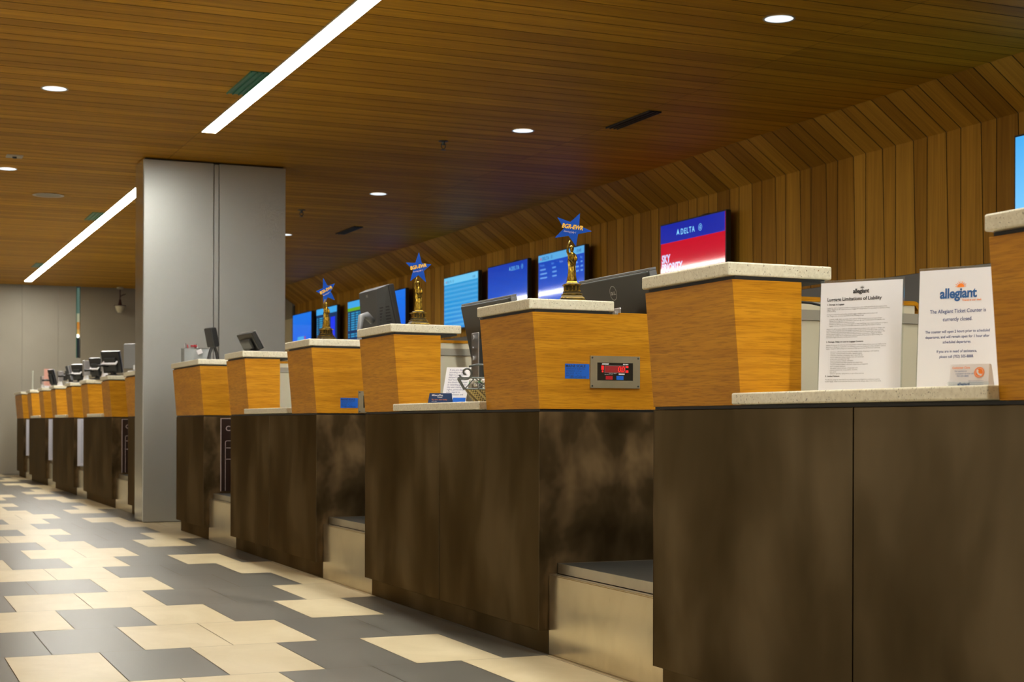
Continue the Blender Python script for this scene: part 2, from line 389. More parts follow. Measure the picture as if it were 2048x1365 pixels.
mb(plain('glowing_teal', (.15, .25, .2), .5, emit=(.15, .25, .2), es=.45)).box(-.03, .028, 0, .02, z(2.432), z(2.82)).build('teal_band', lt)
mb(plain('small_lamp_glow', (.9, .9, .9), .4, emit=(1, .97, .85), es=2)).lathe([(0, .30), (.02, .305), (.024, .33), (.015, .35), (0, .355)], 0, -.01, 12).build('lamp', lt)
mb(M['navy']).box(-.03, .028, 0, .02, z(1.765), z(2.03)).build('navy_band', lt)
# ---- unseen left glazing, added to light the hall, and the rear wall
lw = mb(M['farwall']).box(-9.1, -9, -4, 24, 0, 0.5); lw.box(-9.1, -9, -4, 24, 2.6, H + .03)
for i in range(9): lw.box(-9.1, -9, -4 + i * 3.45, -3.7 + i * 3.45, 0.5, 2.6)
struct(lw.build('wall_left', fix=False))
for i in range(8):
    struct(mb(M['fillpane']).box(-9.08, -9.04, -3.7 + i * 3.45, -4 + (i + 1) * 3.45, 0.5, 2.6).build('window_%d' % (i + 3), fix=False))
struct(mb(M['farwall']).box(-9, 7.5, -4.1, -4, 0, H + .03).build('wall_near', fix=False))

# ================================================================ CEILING FIXTURES
def strip_light(y0, y1, label, x0=2.212, x1=2.318):
    t = thing('linear_light', label, 'ceiling light', ((x0 + x1) / 2, (y0 + y1) / 2, H - .006))
    w = (x1 - x0) / 2; l = (y1 - y0) / 2
    mb(M['strip']).box(-w + .004, w - .004, -l + .004, l - .004, 0, .005).build('diffuser', t)
    f = mb(M['trimw'])
    for a in ((-w, -w + .004, -l, l), (w - .004, w, -l, l), (-w + .004, w - .004, -l, -l + .004), (-w + .004, w - .004, l - .004, l)): f.box(*a, -.002, .006)
    f.build('frame', t); return t
strip_light(-3.6, 10.70, 'long white linear ceiling light on the camera side of the grey column')
strip_light(12.6, 23.1, 'white linear ceiling light beyond the grey column, ending short of the far wall')
def downlight(x, y, label, r=0.072, first=[None], group=None):
    if first[0] is not None: return dup(first[0], (x, y, H - .004), 0, label, group)
    t = thing('downlight', label, 'ceiling light', (x, y, H - .004)); first[0] = t
    b = mb(M['trimw']); ring(b, (0, 0, 0), (1, 0, 0), (0, 1, 0), r, r + .01, 36); ring(b, (0, 0, .004), (1, 0, 0), (0, 1, 0), r, r + .01, 36); b.build('trim_ring', t)
    b = mb(M['down']); b.add(circ((0, 0, .002), (1, 0, 0), (0, -1, 0), r, 36), [tuple(range(36))]); b.build('lens', t, fix=False)
    ld = bpy.data.lights.new('downlight_lamp', 'SPOT'); ld.energy = SPOT_POWER; ld.color = (1.0, .95, .83); ld.spot_size = math.radians(125); ld.spot_blend = .7; ld.shadow_soft_size = .06
    lo = bpy.data.objects.new('lamp', ld); C.objects.link(lo); lo.parent = t; lo.location = (0, 0, -.012)
    return t
downlight(4.268, 6.53, 'round downlight nearest the camera, right half of the timber ceiling')
downlight(4.268, 9.75, 'round downlight in the mid-right ceiling, just left of the dark slot vent')
downlight(4.268, 12.97, 'round downlight above the wall screens, between column and vent')
downlight(4.268, 16.2, 'round downlight half hidden by the right edge of the grey column')
downlight(1.104, 9.70, 'round downlight left of the long linear light, nearest on the left')
downlight(1.104, 12.93, 'round downlight at the left edge of the photo, above the ceiling speaker')
for x, ys in ((4.268, (-2.9, .07, 3.3, 19.43, 22.2)), (1.104, (-3.2, .01, 3.24, 6.47, 16.16, 19.39)), (-2.1, (-1.5, 1.6, 4.85, 8.08, 11.3, 14.5, 17.8, 21.0))):  # leftmost row is unseen, added to put more light on the hall floor
    for y in ys: downlight(x, y, 'round downlight outside the photo, in the visible rows and a third row added to light the hall', group='downlights outside the photo')
t = thing('ceiling_speaker', 'round off-white ceiling speaker grille beside the far linear light', 'speaker', (1.573, 14.27, H - .006))
b = mb(M['trimw']); ring(b, (0, 0, 0), (1, 0, 0), (0, 1, 0), .11, .138, 40); ring(b, (0, 0, .006), (1, 0, 0), (0, 1, 0), .11, .138, 40); b.build('rim', t)
b = mb(plain('grille', (0.36, 0.34, 0.28), .6)); b.add(circ((0, 0, .002), (1, 0, 0), (0, -1, 0), .11, 36), [tuple(range(36))]); b.build('grille', t, fix=False)
t = thing('ceiling_sensor', 'small flat ceiling sensor plate at upper left', 'sensor', (1.103, 12.29, H - .008))
mb(M['trimw']).box(-.06, .06, -.06, .06, 0, .008).build('plate', t); mb(M['darkp']).lathe([(.014, -.012), (.018, 0)], 0, 0, 16).build('eye', t)
def vent(x0, x1, y0, y1, label, mat, slat):
    t = thing('slot_vent', label, 'vent', ((x0 + x1) / 2, (y0 + y1) / 2, H - .005)); w = (x1 - x0) / 2; l = (y1 - y0) / 2
    mb(mat).box(-w, w, -l, l, .001, .005).build('backing', t)
    f = mb(slat); 
    for a in (-w, -w / 3, w / 3, w - .006): f.box(a, a + .006, -l, l, -.006, .001)
    f.build('slats', t); return t
vent(4.742, 4.835, 8.78, 9.41, 'dark slot vent in the ceiling at right of centre', M['black'], plain('dark_slat', (0.02, 0.02, 0.018), .4))
vent(4.742, 4.835, 15.20, 15.88, 'small dark slot vent in the ceiling above the middle wall screens', M['black'], M['blackp'])
vent(2.098, 2.208, 8.75, 9.39, 'green slot vent touching the long linear light, nearest the camera', M['teal'], M['teal'])
vent(2.098, 2.208, 15.25, 15.85, 'green slot vent beside the far linear light, just left of the column', M['teal'], M['teal'])
vent(2.098, 2.208, 20.43, 20.98, 'tiny green slot vent near the far end of the far linear light', M['teal'], M['teal'])
def sprinkler(x, y, label):
    t = thing('sprinkler', label, 'sprinkler', (x, y, H))
    mb(M['iron']).lathe([(.035, 0), (.035, -.004), (.012, -.008), (.010, -.03), (0, -.03)], 0, 0, 16).build('escutcheon', t)
    b = mb(M['iron']); b.tube([(-.014, 0, -.02), (-.016, 0, -.045), (0, 0, -.062)], .0035, 6); b.tube([(.014, 0, -.02), (.016, 0, -.045), (0, 0, -.062)], .0035, 6)
    b.lathe([(.02, -.064), (.02, -.066)], 0, 0, 16); b.build('deflector', t)
sprinkler(3.9, 10.35, 'small fire sprinkler hanging from the ceiling left of the dark slot vent')
sprinkler(3.917, 14.26, 'small fire sprinkler hanging from the ceiling just right of the grey column')

# ================================================================ COLUMN
t = thing('column', 'wide grey panelled column with a bright metal left side, between the two runs of counters', 'column', (2.58, 12.1, 0))
def cbx(m, x0, x1, y0, y1, z0, z1, n, bevel=0): return mb(m).box(x0 - 2.58, x1 - 2.58, y0 - 12.1, y1 - 12.1, z0, z1).build(n, t, bevel)
cbx(M['black'], 2.04, 3.13, 11.95, 12.28, 0, H - .001, 'core')
cbx(M['column'], 2.022, 2.566, 11.92, 11.945, 0.004, H - .014, 'front_panel', .004)
cbx(M['column'], 2.612, 3.144, 11.92, 11.945, 0.004, H - .014, 'front_panel', .004)
cbx(M['column'], 2.572, 2.606, 11.928, 11.945, 0.004, H - .02, 'joint_strip')
cbx(M['columnside'], 2.022, 2.038, 11.947, 12.29, 0.004, H - .014, 'side_panel')
cbx(M['column'], 3.132, 3.144, 11.947, 12.29, 0.004, H - .014, 'side_panel')

# ================================================================ COUNTERS
XF = 2.10
def counter(y0, y1, label, single=False):
    Lc = y1 - y0
    t = thing('check_in_counter', label, 'counter', (XF, y0, 0), 0, 'bronze and oak check-in counters')
    mb(M['black']).box(.022, .80, .022, Lc - .022, .082, .816).build('core', t)
    mb(M['bronze']).box(.035, .78, .0, Lc, .0, .08).build('toe_kick', t)
    segs = [(.0035, Lc - .0035)] if single else [(.0035, Lc / 2 - .0025), (Lc / 2 + .0025, Lc - .0035)]
    for a, b_ in segs: mb(M['bronze']).box(0, .02, a, b_, .08, .815).build('front_panel', t, .0015)
    for a in (0.0, Lc - .0032): mb(M['bronze_side']).box(0, .80, a, a + .0032, .08, .815).build('side_panel', t, .0008)
    mb(M['black']).box(.004, .80, .004, Lc - .004, .816, .824).build('spacer_strip', t)  # black spacer between steel base and oak boxes
    boxes = [(0, Lc)] if single else [(0, .468), (Lc - .472, Lc)]
    if not single: mb(M['quartz']).box(-.03, .78, .4685, Lc - .4725, .8255, .8555).build('ledge', t, .004)
    for i, (a, b_) in enumerate(boxes):
        # flared oak box: front leans out over the aisle
        xb = .185
        a2 = a + .0125 if i == 0 else a
        mb(M['oak']).hexa([(0, a2, .8245), (xb, a2, .8245), (xb, b_, .8245), (0, b_, .8245), (-.028, a2, 1.15), (xb, a2, 1.15), (xb, b_, 1.15), (-.028, b_, 1.15)]).build('oak_box', t, .0012)
        mb(M['black']).box(-.018, .26, a + .0035, b_ - .003, 1.1505, 1.1595).build('spacer', t)
        mb(M['quartz']).box(-.040, .28, a, b_, 1.16, 1.195).build('countertop', t, .004)
        if not single or True:
            # end partition on the weighing-well side: oak outside, white laminate inside
            if i == 0: ya, yb, yo0, yo1 = .004, .026, 0, .004
            else: ya, yb, yo0, yo1 = Lc - .026, Lc - .004, Lc - .004, Lc
            if i == 0:
                pb = [(0, 0, .8245), (.92, 0, .8245), (.92, 0, 1.156), (.30, 0, 1.156), (.30, 0, 1.150), (-.028, 0, 1.150)]
                mb(M['oak']).prism(pb, (0, .012, 0)).build('oak_end_panel', t)
            if i == 0: ya = .0125
    ya, yb = Lc - .026, Lc
    pw = mb(M['white']).box(.186, 1.25, ya, yb, .8565, 1.087)
    pw.box(.186, .90, ya, yb, 1.1185, 1.143); pw.build('partition', t)
    mb(M['band']).box(.186, 1.25, ya - .004, yb, 1.0875, 1.118).build('metal_rail', t)
    b = mb(M['oak'])
    pts = [(.186, ya - .002, 1.1435), (.186, ya - .002, 1.157), (.895, ya - .002, 1.157)] + [(.895 + .035 * math.sin(a), ya - .002, 1.122 + .035 * math.cos(a)) for a in (.3, .6, .9, 1.2, PI / 2)] + [(.93, ya - .002, 1.1185), (.912, ya - .002, 1.1185), (.912, ya - .002, 1.128), (.901, ya - .002, 1.1435)]
    b.prism(pts, (0, .028, 0)); b.build('oak_edge', t)
    # staff side below the worktop
    mb(M['white']).box(.801, 1.25, Lc - .05, Lc, .004, .854).build('staff_end_panel', t)
    return t
counter(1.946, 3.856, 'bronze and oak check-in counter nearest the camera, with two white notices on its ledge')
counter(4.65, 6.56, 'bronze and oak check-in counter with wire basket on its ledge and red readout')
counter(7.35, 9.25, 'bronze and oak check-in counter with an empty ledge, third from the camera')
counter(10.04, 10.98, 'single-door bronze and oak counter just before the grey column', True)
counter(12.33, 13.11, 'bronze and oak counter almost hidden behind the left side of the grey column', True)
counter(14.00, 15.88, 'bronze and oak counter beyond the column with the brown sign on its end')
counter(16.63, 18.53, 'bronze and oak counter beyond the column, third from the far wall')
counter(19.31, 21.19, 'bronze and oak counter beyond the column, second from the far wall')
counter(21.95, 22.90, 'bronze and oak counter farthest away, in front of the far wall', True)

def scale(y0, y1, label):
    l = y1 - y0 - .006
    t = thing('baggage_scale', label, 'scale', (2.135, y0 + .003, 0), 0, 'steel baggage scales between the counters')
    b = mb(M['steel']).box(0, .012, 0, l, .001, .266); b.box(0, .028, 0, l, .266, .27); b.build('skirt', t, .0012)
    mb(M['black']).box(.014, .72, .01, l - .01, .001, .264).build('base', t)
    b = mb(M['steel2']).box(.03, .034, .014, l - .002, .272, .305); b.box(.03, .72, .014, .018, .272, .305); b.box(.03, .72, l - .006, l - .002, .272, .305); b.build('platform_rim', t)
    mb(M['platetop']).box(.0345, .72, .0185, l - .0065, .272, .304).build('platform', t)
scale(3.856, 4.65, 'low stainless baggage scale between the two nearest counters')
scale(6.56, 7.35, 'low stainless baggage scale left of the counter with the wire basket')
scale(9.25, 10.04, 'low stainless baggage scale below the brown sign, right of the column')
scale(13.11, 14.00, 'low steel baggage scale just left of the column edge, beyond it')
scale(15.88, 16.63, 'steel baggage scale under the nearest white notice beyond the column')
scale(18.53, 19.31, 'steel baggage scale under the middle white notice beyond the column')
scale(21.19, 21.95, 'steel baggage scale under the farthest white notice')

# ---- scale readout and stickers on the ends facing the camera (x to the right, z up)
UX, UZ = (1, 0, 0), (0, 0, 1)
def readout(x0, z0, y, label, lit=True):
    t = thing('scale_readout', label, 'scale display', (x0, y - .001, z0)); w, h = .19, .11
    b = mb(M['steel2'])
    s0, s1, q0, q1 = .026, .163, .026, .087
    for a in ((0, w, 0, q0), (0, w, q1, h), (0, s0, q0, q1), (s1, w, q0, q1)): b.box(a[0], a[1], -.005, 0, a[2], a[3])
    b.build('bezel', t)
    mb(plain('display_glass', (0.004, 0.003, 0.003), .12)).box(s0, s1, -.003, 0, q0, q1).build('screen', t)
    for x, z_ in ((.007, .007), (w - .007, .007), (.007, h - .007), (w - .007, h - .007)):
        b = mb(M['iron']); b.prism(circ((x, -.005, z_), UX, UZ, .0032, 12), (0, -.0015, 0)); b.build('screw', t)
    if lit:
        y_ = -.0034
        def rect(m, x0_, x1_, z0_, z1_, n, yy=y_): return mb(m).box(x0_, x1_, yy - .0006, yy + .0002, z0_, z1_).build(n, t)
        rect(M['greyp'], .054, .134, .0525, .0775, 'window_frame')
        rect(glow('dim_led', (0.25, 0.0, 0.005), 1.0), .0552, .1328, .0537, .0763, 'led_window', y_ - .0004)
        b = mb(glow('led_digits', (1, 0.02, 0.01), 2.2))
        def digit(ox, oz, w_=.0085, h_=.0165, sl=.0018):
            th = .0021
            for (a, c_, d, e) in ((th, 0, w_ - th, 0), (th, h_, w_ - th, h_), (0, th, 0, h_ / 2 - .0006), (0, h_ / 2 + .0006, 0, h_ - th), (w_, th, w_, h_ / 2 - .0006), (w_, h_ / 2 + .0006, w_, h_ - th)):
                f = lambda x, z_: (ox + x + sl * z_ / h_, y_ - .0016, oz + z_)
                if a != d: b.quad(f(a, c_ - th / 2), f(d, c_ - th / 2), f(d, c_ + th / 2), f(a, c_ + th / 2))
                else: b.quad(f(a - th / 2, c_), f(a + th / 2, c_), f(a + th / 2, e), f(a - th / 2, e))
        digit(.106, .0568); digit(.120, .0568); b.quad((.1165, y_ - .0016, .0562), (.1185, y_ - .0016, .0562), (.1185, y_ - .0016, .0582), (.1165, y_ - .0016, .0582))
        b.build('digits', t, fix=False)
        b = mb(glow('led_marks', (0.9, 0.01, 0.01), 1.2)); b.box(.042, .0515, y_ - .0006, y_, .062, .077); b.box(.044, .050, y_ - .0006, y_, .054, .060); b.box(.136, .1455, y_ - .0006, y_, .070, .077); b.box(.136, .1455, y_ - .0006, y_, .0535, .062); b.build('indicator_lights', t)
        rect(M['red'], .059, .085, .0295, .042, 'button'); rect(M['stblue'], .100, .127, .0290, .0425, 'button'); rect(M['paper'], .1085, .131, .0462, .0505, 'label_tape')
        b = mb(M['paper']); b.quad((.043, y_ - .001, .0803), (.069, y_ - .001, .0803), (.0715, y_ - .001, .0845), (.0455, y_ - .001, .0845)); [b.quad((q, y_ - .001, .0800), (q + .0028, y_ - .001, .0800), (q + .0028, y_ - .001, .0838), (q, y_ - .001, .0838)) for q in (.125, .1292, .1334, .1376, .1418)]
        txt(b, 'OPERATOR  DISPLAY', .0032, (.07, y_ - .001, .0495), UX, UZ); txt(b, 'PRESS ZERO TO CLEAR', .003, (.054, y_ - .001, .0458), UX, UZ); b.build('lettering', t, fix=False)
    return t
readout(2.286, .897, 4.65, 'steel framed digital scale readout lit red, beside a blue sticker')
readout(2.315, .826, 7.35, 'dark steel framed scale readout half hidden behind the oak box', False)
def sticker(x0, z0, y, label):
    w, h = .091, .050
    t = thing('calibration_sticker', label, 'sticker', (x0, y - .0006, z0))
    mb(M['stblue']).box(0, w, -.0006, 0.0002, 0, h).build('sheet', t)
    b = mb(M['ink']); yy = -.0008
    txt(b, 'MAINE SCALE', .0125, (.002, yy, .0385), UX, UZ, bold=.02, sx=.98)
    for i, s in enumerate(('CERTIFICATE OF CALIBRATION', 'TECHNICIAN   8 17 apr', 'SERV. DATE   10 / 11 / 1', 'NEXT DUE        10 / 12')):
        txt(b, s, .0062, (.003, yy, .031 - i * .0075), UX, UZ, sx=.95 if i else .82)
    txt(b, '1-800-725-4848 ME', .0085, (.013, yy, .002), UX, UZ, shear=.1, sx=.95)
    b.build('lettering', t, fix=False)
sticker(2.193, .928, 4.65, 'bright blue calibration sticker left of the red lit readout')
sticker(2.223, .851, 7.35, 'blue calibration sticker beside the half hidden dark readout')

# ---- boards and notices in the wells
def brown_sign(x0, y, label):
    t = thing('baggage_sign', label, 'sign', (x0, y - .002, .32))
    mb(M['brown']).box(0.004, .42, -.004, .002, 0, .48).build('board', t)
    mb(M['pale']).box(0, .004, -.006, .002, 0, .482).box(0, .42, -.006, .002, .480, .484).build('edge_strip', t)
    b = mb(M['pale']); txt(b, 'CA', .048, (.032, -.0045, .40), UX, UZ); b.build('lettering', t, fix=False)
    b = mb(M['pale']); x1, z1, r, th = .03, .335, .012, .003
    b.box(x1, x1 + th, -.0052, -.004, 0.003, z1 - r); b.box(x1 + r, .40, -.0052, -.004, z1 - th, z1)
    b.prism([Vector((x1 + r - r * math.sin(a), -.004, z1 - r + r * math.cos(a))) for a in (0, .4, .8, 1.2, PI / 2)] + [Vector((x1 + r - (r - th) * math.sin(a), -.004, z1 - r + (r - th) * math.cos(a))) for a in (PI / 2, 1.2, .8, .4, 0)], (0, -.0012, 0))
    b.box(x1 + .006, .40, -.0052, -.004, .285, .289); b.box(x1 + .006, .40, -.0052, -.004, .210, .214); b.build('outline', t)
brown_sign(2.211, 10.04, 'dark brown sign with white C lettering on the counter end right of the column')
brown_sign(2.187, 14.00, 'dark brown sign with white C lettering, half seen just left of the column')
pt = plain('poster_text', (0.32, 0.38, 0.5), .6); ptw = plain('poster_paper', (0.62, 0.63, 0.74), .5)
def poster(x0, y, label):
    t = thing('notice_poster', label, 'notice', (x0, y - .002, .31), 0, 'white notices on far counter ends')
    mb(ptw).box(0, .40, -.002, .001, 0, .50).build('sheet', t)
    b = mb(pt)
    for i in range(34): b.box(.035, .365 - (i * 37 % 11) * .006, -.0026, -.002, .035 + i * .0135, .040 + i * .0135)
    b.build('printed_lines', t)
poster(2.138, 16.63, 'white printed notice on a counter end, nearest of three beyond the column')
poster(2.140, 19.31, 'white printed notice on a counter end, middle of three beyond the column')
poster(2.135, 21.95, 'white printed notice on a counter end, farthest of three beyond the column')

# ================================================================ WALL SCREENS
XT = 6.08
VX, VZ = (0, -1, 0), (0, 0, 1)            # reading direction on the screens
SC = {}
def tv(yl, label, mat, zt=2.405, w=1.012, h=.575):
    """yl: far (left in the view) edge of the picture"""
    t = thing('wall_screen', label, 'screen', (XT, yl, zt - h)); t['group'] = 'flat screens on the timber wall'
    e = .012
    mb(M['blackp']).box(.0015, .045, -w - e, e, -e, h + e).build('frame', t, .003)
    mb(mat).box(0, .0012, -w, 0, 0, h).build('display', t)
    b = mb(M['black']).box(.0455, .118, -w * .75, -w * .25, .12, h - .08); b.build('wall_mount', t)
    b = mb(M['blackp']); b.lathe([(.0, h + .03), (.03, h + .03), (.04, h + .022), (.04, h + .0125)], .06, -w * .62, 16, sx=.5, sy=2.2); b.build('top_bracket', t)
    return t
def art(t, mat, name='graphic'):
    return mb(mat)
def quadT(b, a0, a1, z0, z1, x=-.0012):   # a: distance from the left edge
    b.quad((x, -a0, z0), (x, -a1, z0), (x, -a1, z1), (x, -a0, z1)); return b
lb = glow('screen_lightblue', (0.25, 0.62, 0.95), 1.0)
def delta(b, a, z_, s, tri=None):
    # widget triangle, name, round emblem
    x = -.0016; d = tri or b
    hh = s * .78
    d.add([(x, -(a), z_), (x, -(a + hh * .5), z_ + hh * .28), (x, -(a + hh * .5), z_ + hh)], [(0, 1, 2)])
    d.add([(x, -(a + hh), z_), (x, -(a + hh * .5), z_ + hh), (x, -(a + hh * .5), z_ + hh * .28)], [(0, 1, 2)])
    txt(b, 'DELTA', s * .98, (x, -(a + hh * 1.35), z_), VX, VZ, spacing=1.3, bold=.015, sx=.95)
    o = (x, -(a + s * 5.75), z_ + s * .36); ring(b, o, VX, VZ, s * .36, s * .42, 24)
    quadT(b, a + s * 5.58, a + s * 5.66, z_ + s * .2, z_ + s * .5, x); quadT(b, a + s * 5.75, a + s * 5.9, z_ + s * .15, z_ + s * .35, x); quadT(b, a + s * 5.7, a + s * 5.95, z_ + s * .45, z_ + s * .55, x)
# screen contents
red_s = mat_screen('screen_red', (0.42, 0.002, 0.012), (0.5, 0.004, 0.03), 1.35)
t1 = tv(11.045, 'red wall screen with a blue top band and large pale words', red_s)
quadT(mb(glow('screen_navy', (0.002, 0.012, 0.30), 1.3)), 0, 1.012, .425, .575).build('blue_banner', t1, fix=False)
b = mb(glow('screen_cyan_text', (0.25, 0.68, 1.0), 1.1)); delta(b, .26, .472, .066); b.build('lettering', t1, fix=False)
b = mb(glow('screen_pale_text', (0.60, 0.66, 1.0), 1.15)); txt(b, 'SKY', .092, (-.0016, -.02, .266), VX, VZ, bold=.03, sx=.86); txt(b, 'PRIORITY', .092, (-.0016, -.02, .192), VX, VZ, bold=.03, sx=.86); b.build('large_lettering', t1, fix=False)
deep = mat_screen('screen_deepblue', (0.002, 0.035, 0.38), (0.003, 0.10, 0.62), 1.2)
t2 = tv(13.50, 'blue wall screen with a pale header bar, seen behind the nearest gold statuette', mat_screen('screen_blue', (0.003, 0.05, 0.42), (0.004, 0.08, 0.55), 1.2))
quadT(mb(glow('screen_header', (0.10, 0.42, 0.80), 1.0)), 0, 1.012, .508, .575).build('header_bar', t2, fix=False)
b = mb(glow('screen_header_text', (0.004, 0.05, 0.3), 1.0)); b2 = mb(glow('screen_red_mark', (0.6, 0.01, 0.03), 1)); delta(b, .04, .523, .046, b2); txt(b, '10:48', .045, (-.0016, -.85, .523), VX, VZ); b.build('lettering', t2, fix=False); b2.build('red_mark', t2, fix=False)
b = mb(glow('screen_dim_text', (0.10, 0.30, 0.75), 1))
for i, (a, s) in enumerate(((.04, 'Priority'), (.30, 'Seat'), (.48, 'Name'), (.78, 'Seat'), (.93, 'Bag'))): txt(b, s, .032, (-.0016, -a, .465), VX, VZ)
for r_ in range(3):
    for a, w_ in ((.04, .16), (.32, .1), (.80, .1), (.94, .05)): quadT(b, a, a + w_ * (1 if r_ else .8), .425 - r_ * .04, .441 - r_ * .04)
b.build('rows', t2, fix=False)
t3 = tv(14.79, 'plain deep blue wall screen with a small airline name at top right', deep)
b = mb(glow('screen_soft_cyan', (0.15, 0.5, 0.8), 1)); delta(b, .56, .495, .058); b.build('lettering', t3, fix=False)
t4 = tv(16.09, 'pale cyan wall screen with striped list rows', mat_screen('screen_cyan', (0.03, 0.36, 0.72), (0.006, 0.25, 0.72), 1.0, (12, (0.08, 0.42, 0.80))))
quadT(mb(glow('screen_pale_bar', (0.16, 0.60, 0.92), 1.0)), 0, 1.012, .50, .575).build('header_bar', t4, fix=False)
b = mb(glow('screen_dark_text', (0.01, 0.12, 0.4), 1)); b2 = mb(glow('screen_red_mark2', (0.5, 0.02, 0.05), 1)); delta(b, .05, .515, .04, b2); txt(b, '10:48', .04, (-.0016, -.85, .515), VX, VZ); b.build('lettering', t4, fix=False); b2.build('red_mark', t4, fix=False)
uni = mat_screen('screen_azure', (0.005, 0.16, 0.72), (0.004, 0.10, 0.72), 1.15)
t5 = tv(18.44, 'azure wall screen right of the bulky dark monitor', uni)
t8 = tv(22.60, 'azure wall screen nearest the column', uni)
for tt in (t5, t8):
    b = mb(glow('screen_cyan_mark', (0.06, 0.42, 0.85), 1)); quadT(b, .27, .62, .17, .235); b.build('cyan_mark', tt, fix=False)
    quadT(mb(glow('screen_red_dash', (0.5, 0.01, 0.06), 1)), .66, .71, .15, .23).build('red_mark', tt, fix=False)
lstb = mat_screen('screen_list', (0.003, 0.03, 0.10), (0.003, 0.03, 0.12), 1.0)
def flight_list(t, green):
    quadT(mb(glow('list_header', (0.05, 0.40, 0.85), 1)), 0, 1.012, .49, .575).build('header_bar', t, fix=False)
    if green: quadT(mb(glow('list_green', (0.14, 0.42, 0.01), 1)), 0, 1.012, .445, .49).build('green_bar', t, fix=False)
    b = mb(glow('list_cells', (0.03, 0.34, 0.62), 1)); top = .435 if green else .46
    for r_ in range(14):
        if r_ in (8, 11 if green else 12): continue
        z_ = top - .012 - r_ * .031
        for a, w_ in ((.03, .055), (.15, .16), (.35, .13), (.52, .12)): quadT(b, a, a + w_, z_ - .018, z_)
    b.build('rows', t, fix=False)
    b = mb(glow('list_column', (0.006, 0.03, 0.75), 1.2)); quadT(b, .72, .93, .12, .43); quadT(b, .76, .9, .0, .10); b.build('blue_column', t, fix=False)
t6 = tv(19.77, 'flight list screen with a green bar, partly behind the bulky dark monitor', lstb); flight_list(t6, True)
t7 = tv(21.30, 'flight list screen behind the farthest gold statuette', lstb); flight_list(t7, False)
t0 = tv(6.862, 'sky blue wall screen cut by the right edge of the photo', mat_screen('screen_sky', (0.06, 0.40, 0.85), (0.22, 0.60, 0.95), 1.15), zt=2.422)

